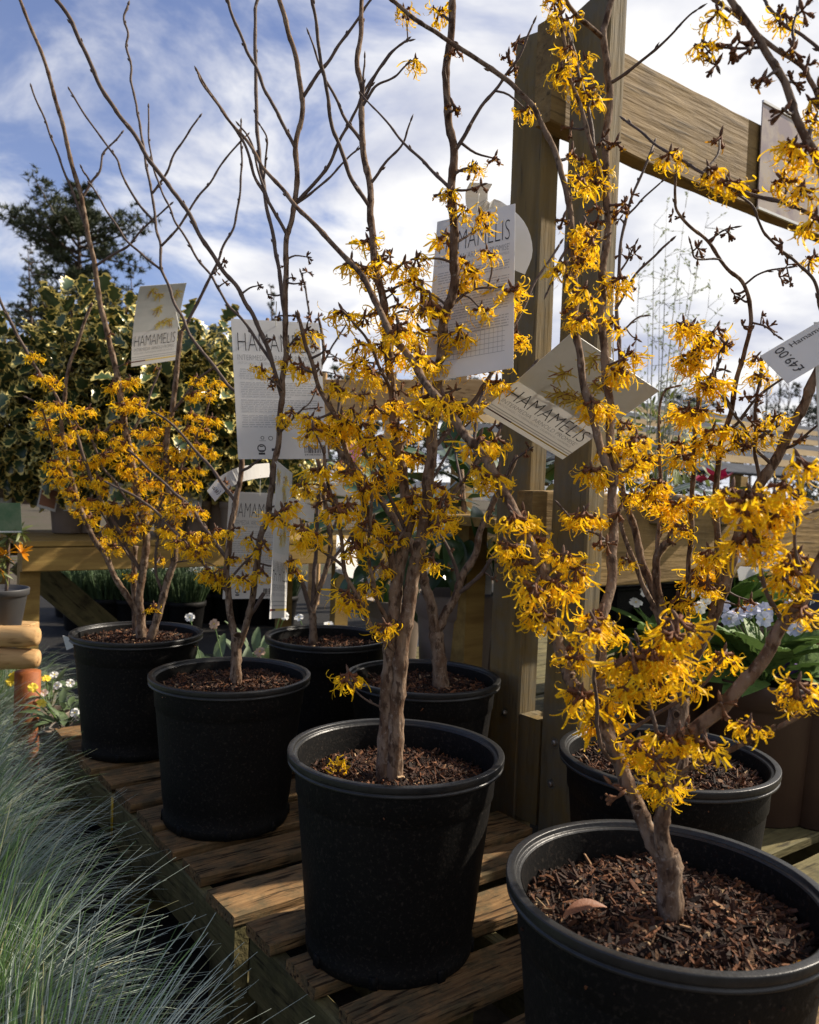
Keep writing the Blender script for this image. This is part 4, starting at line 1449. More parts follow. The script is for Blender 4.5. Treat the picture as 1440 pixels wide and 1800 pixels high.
for key, label, px_, py_, d_, ms in (('p3', 'fallen orange blossom on the mulch round the fused trunk', 597, 1318, 1.20, MID), ('p5', 'fallen yellow petals near the wall of the pot with the dead leaf', 1412, 1612, .72, SPENT)):
    fb = thing('fallen_blossom', label, 'blossom', at(px_, py_, d_))
    p_ = at(px_, py_, d_)
    p_.z = PLANTS[key]['mz'] + .014
    link('flower', ms[1], fb, Matrix.Translation(p_) @ Matrix.Rotation(2.4, 4, 'X') @ Matrix.Scale(.75, 4))


# ------------------------------------------------------------------ blue fescue in front of the pallet
GRASS = mat('fescue_blade', (.42, .46, .40), rough=.42, spec=.4, attr=True, var=(.26, .31, .25), scale=14, transl=.25)


def fescue_mesh(seed, n, rad, hgt):
    """arching needle blades from one crown; tint is each blade's own colour (blue-grey, green or dry straw)"""
    r = random.Random(seed)
    b = MB()
    for k in range(n):
        a = r.uniform(0, 2 * math.pi)
        rr = rad * .34 * math.sqrt(r.random())
        p = Vector((rr * math.cos(a), rr * math.sin(a), 0))
        lean = abs(r.gauss(.98, .36)) if r.random() < .95 else r.uniform(0, .4)
        az_ = a + r.gauss(0, .55)
        ln = r.uniform(.55, 1.12) * hgt
        d = Vector((math.cos(az_) * math.sin(lean), math.sin(az_) * math.sin(lean), math.cos(lean)))
        nseg = 6
        wd = r.uniform(.0010, .0018)
        sd_ = d.cross(Vector((0, 0, 1)))
        if sd_.length < .05:
            sd_ = Vector((1, 0, 0))
        sd_.normalize()
        droop = r.uniform(.10, .24)
        base = len(b.v)
        tw = r.uniform(-.2, .2)
        for i in range(nseg + 1):
            t_ = i / nseg
            wv = wd * (1 - .75 * t_)
            nrm = sd_.cross(d).normalized()
            b.v.append(p - sd_ * wv)
            b.v.append(p + nrm * wv * .5)
            b.v.append(p + sd_ * wv)
            p = p + d * (ln / nseg)
            d = (d + Vector((0, 0, -droop * (.4 + t_))) + sd_ * tw * .15).normalized()
        for i in range(nseg):
            q = base + 3 * i
            b.f.append((q, q + 1, q + 4, q + 3))
            b.f.append((q + 1, q + 2, q + 5, q + 4))
            b.mi += [0, 0]
        u_ = r.random()
        if lean < .5 and u_ < .7:
            c_ = (.42, .66, .20)
        elif u_ < .64:
            c_ = (1.12, 1.15, 1.15)
        elif u_ < .88:
            c_ = (.55, .72, .38)
        elif u_ < .95:
            c_ = (1.35, 1.15, .72)
        else:
            c_ = (1.45, 1.45, 1.42)
        q_ = r.uniform(.7, 1.2)
        b.tint += [(c_[0] * q_, c_[1] * q_, c_[2] * q_, 1)] * (3 * (nseg + 1))
    return b.mesh('blades', [GRASS], True)


FES = [fescue_mesh(51 + i, 1500, .15, .31) for i in range(3)]
SMALLPOT = MB()
SMALLPOT.lathe([(0, .01), (.06, .01), (.062, 0), (.066, .01), (.078, .12), (.080, .123), (.084, .125), (.084, .145), (.078, .146), (.076, .12), (0, .118)], 28)
SMALLPOT = SMALLPOT.mesh('pot', [BLACK_POT])
fes = [(.20, 1.52, 0, 1.0), (.17, 1.19, 0, 1.0), (.23, 1.86, 0, 1.0), (-.07, 1.36, 0, 1.0), (-.06, 1.70, .0, 1.0), (-.06, 1.02, 0, 1.0), (.26, 2.20, .0, 1.0), (-.0, 2.06, 0, .95), (.30, 2.52, .0, .95), (.17, .86, 0, 1.0), (.05, 2.40, 0, .95),
       (.50, 2.83, .05, .75)]
flab = ['blue-grey fescue tuft with a dry straw-coloured heart beside the pallet', 'blue fescue tuft pressed against the grey weathered pallet side', 'blue fescue tuft spilling across the yellow paint mark']
for k, (uu, vv, dz, s_) in enumerate(fes):
    base = uvz(uu, vv, .005 + max(0, dz))
    lab = flab[0] if k == 0 else flab[1] if k == 1 else flab[2] if k == 2 else 'silvery blue fescue tuft among the others in the grass bed'
    if k == 11:
        lab = 'small greener fescue tuft beside the stained leg of the log stool'
    root = thing('blue_fescue', lab, 'grass tuft', base, 'fescue tufts beside the pallets')
    Mg = Matrix.Translation(base + Vector((0, 0, .135))) @ Matrix.Rotation(k * 1.7, 4, 'Z') @ Matrix.Scale(s_, 4)
    stuff(link('blades', FES[k % 3], root, Mg))
    link('pot', SMALLPOT, root, Matrix.Translation(base + Vector((0, 0, -.01))))


# ------------------------------------------------------------------ leaves for the plants behind
def leaf_mesh(name, L, W, mats, spines=0, fold=.12, curl=.15, margin=0.0, seed=0, n=8, crinkle=0.0):
    """leaf lying along +X with its face to +Z; margin > 0 gives a rim of the second material"""
    r = random.Random(seed)
    b = MB()
    rows = []
    for i in range(n + 1):
        t_ = i / n
        w_ = W / 2 * (math.sin(math.pi * min(1, t_ * .94 + .03)) ** .75)
        if spines and 0 < i < n:
            w_ *= 1.28 if i % 2 else .80
        x = t_ * L
        z = -curl * L * t_ * t_
        zz_ = crinkle * (1 if i % 2 else -1)
        ys = [-w_, -w_ * (1 - margin), 0, w_ * (1 - margin), w_] if margin else [-w_, -w_ * .5, 0, w_ * .5, w_]
        row = []
        for k, y in enumerate(ys):
            wave = (.10 * W * (1 if i % 2 else -1) if (spines and k in (0, 4)) else 0)
            row.append(Vector((x, y, z + fold * abs(y) + wave + (zz_ if k in (1, 3) else 0))))
        rows.append(row)
    base = len(b.v)
    for row in rows:
        b.v.extend(row)
    for i in range(n):
        for k in range(4):
            q = base + i * 5 + k
            b.f.append((q, q + 5, q + 6, q + 1))
            b.mi.append(1 if margin and (k in (0, 3) or i in (0, n - 1)) else 0)
    return b.mesh(name, mats, True)


def merge_leaves(name, meshes, mats, parent, placements):
    """many copies of leaf meshes joined into one 'stuff' part"""
    vs, fs, mi = [], [], []
    off = 0
    data = []
    for me in meshes:
        co = np.zeros(len(me.vertices) * 3, dtype=np.float32)
        me.vertices.foreach_get('co', co)
        data.append((co.reshape(-1, 3), [tuple(p.vertices) for p in me.polygons], [p.material_index for p in me.polygons]))
    for k, M in placements:
        co, f_, m_ = data[k % len(data)]
        A = np.array(M)
        vs.append(co @ A[:3, :3].T + A[:3, 3])
        fs.extend([tuple(i + off for i in q) for q in f_])
        mi.extend(m_)
        off += len(co)
    me = bpy.data.meshes.new(name)
    me.from_pydata(np.concatenate(vs).tolist(), [], fs)
    for m_ in mats:
        me.materials.append(m_)
    me.polygons.foreach_set('material_index', mi)
    me.polygons.foreach_set('use_smooth', [True] * len(fs))
    return stuff(link(name, me, parent))


def aim(pos, d, roll, s):
    """matrix placing a leaf at pos, pointing along d, face up as far as it can, turned by roll"""
    d = d.normalized()
    zc = Vector((0, 0, 1)) - d * d.z
    if zc.length < .1:
        zc = Vector((0, -1, 0)) - d * -d.y
    zc.normalize()
    yc = zc.cross(d)
    M = Matrix((d, yc, zc)).transposed() @ Matrix.Rotation(roll, 3, 'X')
    return Matrix.Translation(pos) @ M.to_4x4() @ Matrix.Scale(s, 4)


HOLLY_G = mat('holly_green', (.030, .052, .022), rough=.28, spec=.5, var=(.055, .085, .035), scale=25, transl=.06)
HOLLY_Y = mat('holly_margin', (.66, .53, .17), rough=.32, spec=.5, var=(.52, .44, .13), scale=40, transl=.12)
GLOSSY = mat('glossy_leaf', (.022, .05, .014), rough=.3, spec=.5, var=(.04, .085, .02), scale=18, transl=.08)
PRIM_G = mat('primrose_leaf', (.13, .21, .05), rough=.55, spec=.3, var=(.075, .14, .04), scale=30, bump=.6, bump_scale=70, transl=.2)
GREY_G = mat('greyish_leaf', (.15, .20, .11), rough=.5, var=(.07, .11, .04), scale=22, transl=.15)
HEATH = mat('heather_green', (.055, .095, .03), rough=.7, var=(.03, .055, .02), scale=30)
WHITEB = mat('white_blossom', (.78, .78, .76), rough=.6, transl=.2)
BLUEB = mat('pale_blue_blossom', (.36, .40, .58), rough=.6, var=(.55, .57, .68), scale=60, transl=.2)
PURPLE = mat('purple_blossom', (.075, .03, .16), rough=.6, var=(.03, .012, .08), scale=60)
MAGENTA = mat('magenta_blossom', (.36, .012, .07), rough=.5, var=(.22, .008, .05), scale=30, transl=.15)
ORANGE = mat('orange_leaf', (.80, .36, .01), rough=.45, var=(.68, .24, .01), scale=40, transl=.35)
YELB = mat('yellow_blossom', (.82, .62, .05), rough=.6, transl=.25)
HOLLY = [leaf_mesh('leaf', .082, .052, [HOLLY_G, HOLLY_Y], 1, .25 + .1 * i, .1 + .12 * i, .22, i) for i in range(4)]
CAM = [leaf_mesh('leaf', .095, .046, [GLOSSY], 0, .2, .12 + .1 * i, 0, i) for i in range(3)]
PRIM = [leaf_mesh('leaf', .105, .050, [PRIM_G], 0, .15, .35 + .2 * i, 0, i, 12, .0035) for i in range(3)]
GREYL = [leaf_mesh('leaf', .075, .026, [GREY_G], 0, .2, .35 + .2 * i, 0, i) for i in range(3)]
ORL = [leaf_mesh('leaf', .05, .014, [ORANGE], 0, .2, .1, 0, i) for i in range(2)]


def taupe_pot(parent, c, r, h, mt=TAUPE):
    b = MB()
    b.lathe([(0, .006), (r * .70, .006), (r * .72, 0), (r * .76, .004), (r * .93, h * .80), (r * .95, h * .82), (r, h * .84), (r * 1.02, h * .98), (r * 1.01, h), (r * .95, h),
             (r * .93, h * .9), (0, h * .88)], 32)
    return link('pot', b.mesh('pot', [mt]), parent, Matrix.Translation(c))


# ------------------------------------------------------------------ potting bench with hollies
ZB = CZ - .262
bench = thing('display_bench', 'long treated timber display bench carrying variegated hollies', 'bench', uvz(.7, 3.1, 0))
plank('front_beam', bench, uvz(1.95, 3.10, ZB - .042), 2.66, .045, .084, ROT_U, BENCHW, 81, seg=14)
plank('back_beam', bench, uvz(1.95, 3.72, ZB - .042), 2.66, .045, .084, ROT_U, BENCHW, 82, seg=8)
for k in range(5):
    plank('top_board', bench, uvz(1.95, 3.135 + .125 * k, ZB + .0125), 2.66, .116, .022, ROT_U, BENCHW, 90 + k, seg=8)
for uu in (.655, 1.95, 3.2):
    for vv in (3.148, 3.672):
        b = MB()
        b.box((0, 0, 0), (.034, .022, (ZB - .002) / 2), bev=.003)
        link('leg', b.mesh('leg', [BENCHW], False), bench, Matrix.Translation(uvz(uu, vv, (ZB - .002) / 2)) @ RUV.to_4x4())
b = MB()
dv = (uvz(1.30, 3.6, .05) - uvz(.72, 3.6, ZB - .09))
xb = dv.normalized()
yb_ = V
zb_ = xb.cross(yb_)
b.box((0, 0, 0), (dv.length / 2, .02, .06), bev=.003)
link('brace', b.mesh('brace', [SIDE], False), bench, Matrix.Translation(uvz(1.01, 3.6, (.05 + ZB - .09) / 2)) @ Matrix((xb, yb_, zb_)).transposed().to_4x4())

hollies = [(5, 3.42, .52, .50, .16), (120, 3.30, .64, .42, .24), (215, 3.46, .68, .42, .27), (300, 3.30, .62, .40, .22), (385, 3.45, .58, .38, .20), (455, 3.55, .40, .3, .10)]
hlab = ['variegated holly whose lower leaves hang over the corner of the bench', 'variegated holly in a taupe pot with a white sticker', 'tallest variegated holly, its crown behind the bowed picture label',
        'variegated holly behind the stems of the three-stem witch hazel', 'variegated holly behind the large text label', 'small sparse holly at the shaded end of the bench row']
WHITE_STICK = mat('sticker_white', (.66, .68, .66), rough=.5, var=(.45, .47, .46), scale=35)
for k, (px_, d_, zt, rad, zc) in enumerate(hollies):
    r = random.Random(900 + k)
    c = at(px_, 850, d_)
    base = Vector((c.x, c.y, ZB + .024))
    root = thing('potted_holly', hlab[k], 'holly', base, 'variegated hollies on the bench')
    taupe_pot(root, base, .072, .165)
    if k < 4:
        st = MB()
        f2 = (EYE - base)
        f2.z = 0
        f2.normalize()
        a0 = math.atan2(f2.y, f2.x) + .15
        st.quad_strip([[base + Vector((.0705 * math.cos(a0 + da), .0705 * math.sin(a0 + da), zq)) for zq in (.092, .128)] for da in (-.35, -.17, 0, .17, .35)], False)
        st.obj('sticker', WHITE_STICK, root)
    b = MB()
    tr = catmull([base + Vector((0, 0, .14)), base + Vector((.01, .01, .35)), base + Vector((0, -.01, .26 + zt))], 4)
    b.tube(tr, [.012 - .008 * i / len(tr) for i in range(len(tr))], 7)
    b.obj('stem', BARK, root)
    cc = Vector((c.x, c.y, CZ + zc + .02))
    rz = zt + .26 - .0
    pl_ = []
    view = (EYE - cc).normalized()
    for q in range(1150 if k < 5 else 500):
        dirn = rvec(r)
        lump = .78 + .42 * mnoise.noise((dirn.x * 2.3 + k * 5, dirn.y * 2.3, dirn.z * 2.3))
        rr = lump * (r.random() ** .33)
        pos = cc + Vector((dirn.x * rad * rr, dirn.y * rad * rr, dirn.z * (zt - zc + .07) * rr))
        if pos.z < ZB + .19:
            continue
        ld = (dirn + rvec(r) * .75 + Vector((0, 0, .05))).normalized()
        pl_.append((pos, ld, r.uniform(-1.1, 1.1), r.uniform(.7, 1.15), rr * (dirn.dot(view))))
    pl_.sort(key=lambda a: -a[4])
    for q, (pos, ld, rl, s_, _) in enumerate(pl_[:70]):
        link('leaf', HOLLY[q % 4], root, aim(pos, ld, rl, s_))
    merge_leaves('foliage', HOLLY, [HOLLY_G, HOLLY_Y], root, [(q, aim(pos, ld, rl, s_)) for q, (pos, ld, rl, s_, _) in enumerate(pl_[70:])])
# white plant cards standing in two of the bench pots
for k, (px_, py_, d_, lab) in enumerate(((84, 868, 3.2, 'white-edged picture card stuck in the stickered holly pot'), (205, 866, 3.2, 'plain white card stuck in a holly pot behind the blossom'), (335, 880, 3.28, 'small green-edged card among the shaded holly pots'))):
    t = Tag('plant_card', lab, (px_ - 10, py_ - 22), (px_ + 22, py_ - 12), (px_ - 13, py_ + 24), d_, cat='plant card', group='cards in the bench pots')
    t.card()
    t.rects([(.08, .1, .92, .8)], PRINTR if k == 0 else PRINTBG, 'picture')
# small pots between
for k, (px_, d_) in enumerate(((155, 3.36), (345, 3.36), (415, 3.3))):
    c = at(px_, 850, d_)
    base = Vector((c.x, c.y, ZB + .024))
    root = thing('potted_sapling', ['bare potted sapling beside the stickered pot', 'bare potted sapling behind the blossom by the shaded holly pots', 'bare potted sapling in front of the small sparse holly'][k], 'potted plant', base, 'saplings on the bench')
    taupe_pot(root, base, .062, .15)
    b = MB()
    tr = catmull([base + Vector((0, 0, .13)), base + Vector((.015, 0, .25)), base + Vector((-.01, .01, .36))], 3)
    b.tube(tr, [.004] * len(tr), 5)
    b.obj('stem', TWIG, root)

TIPG = mat('tip_green', (.14, .16, .035), rough=.5, var=(.08, .10, .025), scale=22, transl=.2)
TIPL = [leaf_mesh('leaf', .045, .010, [TIPG], 0, .2, .2 + .1 * i, 0, i) for i in range(2)]
# ------------------------------------------------------------------ log stool and its plant
st = thing('log_stool', 'rustic stool of peeled pale logs on a red-brown stained leg', 'stool', at(0, 1350, 2.35) * 1.0)
zt_ = at(30, 1100, 2.35).z
ctr = at(-20, 1100, 2.35)
for k in range(2):
    b = MB()
    dirx = RT
    p0, p1 = at(-140, 1117 + 39 * k, 2.33 - .0 * k), at(66, 1119 + 39 * k, 2.33)
    cm = [p0.lerp(p1, i / 10) for i in range(11)]
    r = random.Random(k)
    rad = [.031 + r.uniform(-.0015, .0015) for _ in cm]
    rad[-1] *= .8
    rad.append(.012)
    cm.append(cm[-1] + (p1 - p0).normalized() * .005)
    b.tube(cm, rad, 14)
    b.obj('log', LOGW, st)
b = MB()
c0 = at(-38, 1101, 2.42)
b.box(c0 + Vector((0, .03, -.012)), (.125, .09, .012), bev=.003)
b.obj('seat_board', LOGW, st, False)
b = MB()
c0 = at(49, 1180, 2.40)
zz0 = c0.z
b.tube([Vector((c0.x, c0.y, 0)), Vector((c0.x, c0.y, zz0 * .5)), Vector((c0.x, c0.y, zz0))], [.036, .036, .036], 12)
b.obj('leg', STAINED, st)
b = MB()
c1 = at(-110, 1180, 2.40)
b.tube([Vector((c1.x, c1.y, 0)), Vector((c1.x, c1.y, zz0 * .5)), Vector((c1.x, c1.y, zz0))], [.036, .036, .036], 12)
b.obj('leg', STAINED, st)
c0 = at(-4, 1095, 2.40)
base = Vector((c0.x, c0.y, at(-38, 1101, 2.42).z + .001))
root = thing('potted_shrublet', 'small evergreen with orange leaf tips in a grey pot on the log stool', 'potted plant', base)
hpot = at(0, 1033, 2.40).z - base.z
taupe_pot(root, base, .082, hpot, mat('grey_plastic', (.045, .045, .05), rough=.5, var=(.06, .058, .055), scale=20))
b = MB()
tr = catmull([base + Vector((.022, 0, hpot * .85)), base + Vector((.026, 0, hpot + .06)), base + Vector((.022, 0, hpot + .21))], 4)
b.tube(tr, [.005] * len(tr), 6)
b.obj('stem', TWIG, root)
r = random.Random(31)
for (px_, py_, n_, me) in ((8, 975, 7, ORL), (38, 972, 8, ORL), (-6, 995, 6, ORL), (16, 945, 26, TIPL), (34, 935, 22, TIPL), (8, 985, 18, TIPL), (5, 1008, 14, TIPL), (-14, 960, 18, TIPL)):
    c0 = at(px_, py_, 2.38)
    for q in range(n_):
        link('leaf', me[q % 2], root, aim(c0, (rvec(r) + Vector((0, 0, .3))), r.uniform(-1, 1), r.uniform(.6, .95)))
t = Tag('plant_card', 'green picture card standing in the pot on the log stool', (-40, 884), (36, 884), (-41, 937), 2.33, cat='plant card')
t.card(mat('card_green', (.045, .13, .06), rough=.3, var=(.22, .26, .17), scale=14))
t.rects([(.02, .02, .98, .07)], WHITEB, 'white_edge')

# ------------------------------------------------------------------ heathers under the bench, with white tops
tuft = MB()
r = random.Random(61)
for k in range(420):
    a, rr = r.uniform(0, 6.28), .11 * math.sqrt(r.random())
    p = Vector((rr * math.cos(a), rr * math.sin(a), 0))
    d = Vector((math.cos(a) * .35 * rr / .11, math.sin(a) * .35 * rr / .11, 1)) + rvec(r) * .15
    d.normalize()
    ln = r.uniform(.18, .26)
    sd_ = d.cross(rvec(r)).normalized() * .004
    tuft.poly([p - sd_, p + sd_, p + d * ln + sd_ * .5, p + d * ln - sd_ * .5])
    for q in range(3):
        pp = p + d * ln * r.uniform(.4, .95)
        dd = (d + rvec(r) * .9).normalized() * .025
        tuft.poly([pp - sd_ * .8, pp + sd_ * .8, pp + dd])
TUFT = tuft.mesh('foliage', [HEATH])
top = MB()
for k in range(260):
    a, rr = r.uniform(0, 6.28), .15 * math.sqrt(r.random())
    p = Vector((rr * math.cos(a), rr * math.sin(a), .215 + .03 * r.random() - .04 * (rr / .15) ** 2))
    e = rvec(r) * .007
    f2 = e.cross(rvec(r)).normalized() * .006
    top.poly([p - e, p - f2, p + e, p + f2])
TOPW = top.mesh('blossom', [WHITEB])
for k in range(14):
    px_ = 130 + 46 * (k % 9) + (18 if k >= 9 else 0)
    d_ = 5.3 if k < 9 else 4.9
    c = at(px_, 900, d_)
    base = Vector((c.x, c.y, .0))
    white = k in (0, 1, 2, 3, 5, 8)
    root = thing('potted_heather', 'white-topped heather in the row under the bench' if white else 'dark green heather without blossom in the row under the bench', 'heather', base, 'heathers under the bench')
    link('pot', SMALLPOT, root, Matrix.Translation(base) @ Matrix.Scale(1.4, 4))
    Mh = Matrix.Translation(base + Vector((0, 0, .17))) @ Matrix.Rotation(k, 4, 'Z') @ Matrix.Scale(.84, 4)
    stuff(link('foliage', TUFT, root, Mh))
    if white:
        stuff(link('blossom', TOPW, root, Mh))


# ------------------------------------------------------------------ leafy plants on the ground and staging
def rosette(name, label, cat, base, meshes, n, spread, rise, seed, pot=None, group=None, size=1.0, potmat=BROWN_POT, blossoms=None):
    r = random.Random(seed)
    root = thing(name, label, cat, base, group)
    z0 = 0
    if pot:
        taupe_pot(root, base, pot[0], pot[1], potmat)
        z0 = pot[1] * .9
    for q in range(n):
        a = q * 2.4 + r.uniform(-.4, .4)
        t_ = q / n
        el = rise * (1 - t_ * .75) + r.uniform(-.2, .2)
        d = Vector((math.cos(a) * math.cos(el), math.sin(a) * math.cos(el), math.sin(el)))
        p0 = base + Vector((0, 0, z0))
        pos = p0 + Vector((d.x, d.y, d.z)) * spread * r.uniform(.15, .55)
        link('leaf', meshes[q % len(meshes)], root, aim(pos, d, r.uniform(-.5, .5), size * r.uniform(.75, 1.2)))
    for (mt, cnt, hh, br) in (blossoms or []):
        for q in range(cnt):
            a = r.uniform(0, 6.28)
            rr = spread * .8 * math.sqrt(r.random())
            c = base + Vector((rr * math.cos(a), rr * math.sin(a), z0 + hh + r.uniform(-.02, .02)))
            b = MB()
            nrm = (rvec(r) * .5 + (EYE - c).normalized() + Vector((0, 0, .6))).normalized()
            t1 = nrm.orthogonal().normalized()
            t2 = nrm.cross(t1)
            for s_ in range(5):
                aa = s_ * 2 * math.pi / 5 + r.uniform(-.12, .12)
                e, f2 = t1 * math.cos(aa) + t2 * math.sin(aa), -t1 * math.sin(aa) + t2 * math.cos(aa)
                z1_, z2_ = r.uniform(.1, .35) * br, r.uniform(-.1, .3) * br
                mid_ = [c + e * br * .55 - f2 * br * .46 + nrm * z1_, c + e * br * .62 + nrm * z1_ * .5, c + e * br * .55 + f2 * br * .46 + nrm * z1_]
                end_ = [c + e * br * .92 - f2 * br * .30 + nrm * z2_, c + e * br * .90 + nrm * (z2_ - .06 * br), c + e * br * .92 + f2 * br * .30 + nrm * z2_]
                b.poly([c, mid_[0], mid_[1]])
                b.poly([c, mid_[1], mid_[2]])
                b.poly([mid_[0], end_[0], end_[1], mid_[1]])
                b.poly([mid_[1], end_[1], end_[2], mid_[2]])
            b.poly([c + nrm * .004 + (t1 * math.cos(i) + t2 * math.sin(i)) * br * .16 for i in (0, 1.26, 2.5, 3.77, 5.0)], 1)
            b.obj('blossom', [mt, YELB], root, False)
            b2 = MB()
            pp = catmull([base + Vector((0, 0, z0)), c.lerp(base + Vector((0, 0, z0)), .4) + Vector((0, 0, .01)), c], 3)
            b2.tube(pp, [.0018] * len(pp), 4)
            b2.obj('stalk', PRIM_G, root)
    return root


# hellebores between the two further pots
for k, (px_, d_, zz_, lab) in enumerate(((385, 2.55, .30, 'hellebore with arching grey-green leaves between two black pots'), (430, 2.35, .28, 'hellebore with one pale pink flower beside the scarred trunk'), (462, 2.75, .33, 'hellebore half hidden behind the shaded pot rim'), (590, 2.75, .30, 'hellebore with two white flowers behind the fused trunk'))):
    c = at(px_, 900, d_)
    rosette('potted_hellebore', lab, 'hellebore', Vector((c.x, c.y, .0)), GREYL, 46, .30, 1.25, 700 + k, (.10, .22), 'hellebores on the ground', 1.35, TAUPE,
            [(WHITEB if k != 1 else mat('pale_pink', (.60, .42, .30), rough=.6, transl=.2), 2, .28, .017)])
# pansies behind the grass
for k, (px_, d_) in enumerate(((95, 2.45), (122, 2.3), (75, 2.7))):
    c = at(px_, 900, d_)
    rosette('potted_pansy', ['pansy with yellow flowers behind the fescue', 'pansy with yellow and white flowers against the black pot', 'leafy pansy without open flowers beside the stained leg'][k], 'pansy', Vector((c.x, c.y, .10)), GREYL, 34, .16, 1.1, 750 + k, (.06, .12), 'pansies behind the fescue', .75, TAUPE,
            [(YELB, 3, .11, .015), (WHITEB, 4, .09, .014)] if k < 2 else None)

# dark staging behind the posts with camellia and small taupe pots
stg = thing('low_staging', 'low dark timber staging behind the far timber post', 'staging', uvz(1.5, 1.6, 0))
for k in range(7):
    plank('board', stg, uvz(1.95, 1.50 + .15 * k, .318), 1.3, .135, .022, ROT_U, SIDE, 300 + k)
for uu in (1.36, 2.5):
    for vv in (1.5, 2.38):
        b = MB()
        b.box((0, 0, 0), (.03, .03, .1535), bev=.003)
        link('leg', b.mesh('leg', [SIDE], False), stg, Matrix.Translation(uvz(uu, vv, .1535)) @ RUV.to_4x4())
r = random.Random(88)
for k, (px_, py_, d_, rp, hp, nl, cr, zc, lab) in enumerate(((800, 1100, 2.15, .105, .33, 90, .17, .55, 'dark glossy camellia in a tall taupe pot behind the V-forked trunk'), (880, 1100, 2.3, .07, .24, 60, .15, .50, 'dark glossy camellia in a small taupe pot by the far post'), (690, 1100, 2.5, .09, .26, 60, .2, .46, 'broad dark camellia with a white stake label behind the fused trunk'))):
    c = at(px_, py_, d_)
    base = Vector((c.x, c.y, .330))
    root = thing('potted_camellia', lab, 'camellia', base, 'camellias on the staging')
    taupe_pot(root, base, rp, hp)
    b = MB()
    tr = catmull([base + Vector((0, 0, hp * .8)), base + Vector((.02, 0, hp + .1)), base + Vector((0, .01, zc + .1))], 4)
    b.tube(tr, [.007] * len(tr), 6)
    b.obj('stem', BARK, root)
    for q in range(nl):
        d = rvec(r)
        pos = base + Vector((d.x * cr, d.y * cr, zc + d.z * .16)) * 1.0
        link('leaf', CAM[q % 3], root, aim(pos, (d + Vector((0, 0, -.25)) + rvec(r) * .4), r.uniform(-.7, .7), r.uniform(.8, 1.25)))
t = Tag('plant_card', 'white stake card with grey print behind the fused trunk', (592, 940), (640, 960), (592, 1006), 2.35, cat='plant card', group='cards on the staging')
t.card()
t.lines(.5, .15, 4, rt)
t = Tag('plant_card', 'white stake card with small print beside the far post', (834, 985), (866, 985), (833, 1045), 2.1, cat='plant card', group='cards on the staging')
t.card()
t.lines(.7, .15, 5, rt)

# ------------------------------------------------------------------ primroses behind the posts
c = at(1345, 1190, 1.80)
rosette('potted_primrose', 'primrose with pale blue flowers in a wide brown pot', 'primrose', Vector((c.x, c.y, PALLET)), PRIM, 34, .13, 1.2, 41, (.125, .30), 'primroses behind the posts', 1.35, BROWN_POT, [(BLUEB, 16, .16, .019)])
c = at(1175, 1120, 1.95)
rosette('potted_primrose', 'primrose with one white flower beside the timber post', 'primrose', Vector((c.x, c.y, PALLET)), PRIM, 30, .13, 1.1, 42, (.12, .32), 'primroses behind the posts', 1.3, BROWN_POT, [(WHITEB, 5, .16, .017)])
c = at(1290, 1090, 2.15)
rosette('potted_primrose', 'primrose with tall leaves and blue-white flowers below the rail', 'primrose', Vector((c.x, c.y, PALLET + .05)), PRIM, 30, .14, 1.35, 43, (.12, .32), 'primroses behind the posts', 1.35, BROWN_POT, [(BLUEB, 16, .20, .019)])
c = at(1445, 1160, 1.75)
rosette('potted_pansy', 'deep purple pansy beside the wide brown pot', 'pansy', Vector((c.x, c.y, PALLET)), GREYL, 20, .1, 1.0, 44, (.07, .30), None, .7, BROWN_POT, [(PURPLE, 16, .04, .024)])
t = Tag('plant_card', 'dark navy card with pale lettering above the purple pansy', (1412, 1045), (1480, 1040), (1410, 1095), 1.72, cat='plant card')
t.card(mat('navy_card', (.02, .03, .07), rough=.35))
t.text('P', .22, .62, .14, .12, WHITEB, 'lettering')
t = Tag('plant_card', 'white card among the blue primrose flowers', (1295, 995), (1340, 998), (1296, 1020), 2.1, cat='plant card')
t.card()
tr_ = thing('seed_tray', 'black plastic tray under the lower rail', 'tray', at(1140, 1070, 1.95))
b = MB()
c = at(1150, 1050, 2.25)
for (oz, hh, ex) in ((0, .05, 0), (.05, .006, .012)):
    b.box(Vector((c.x, c.y, c.z + oz)), (.30 + ex, .12 + ex, hh), RUV, bev=.004)
b.obj('tray_body', BLACK_POT, tr_, False)

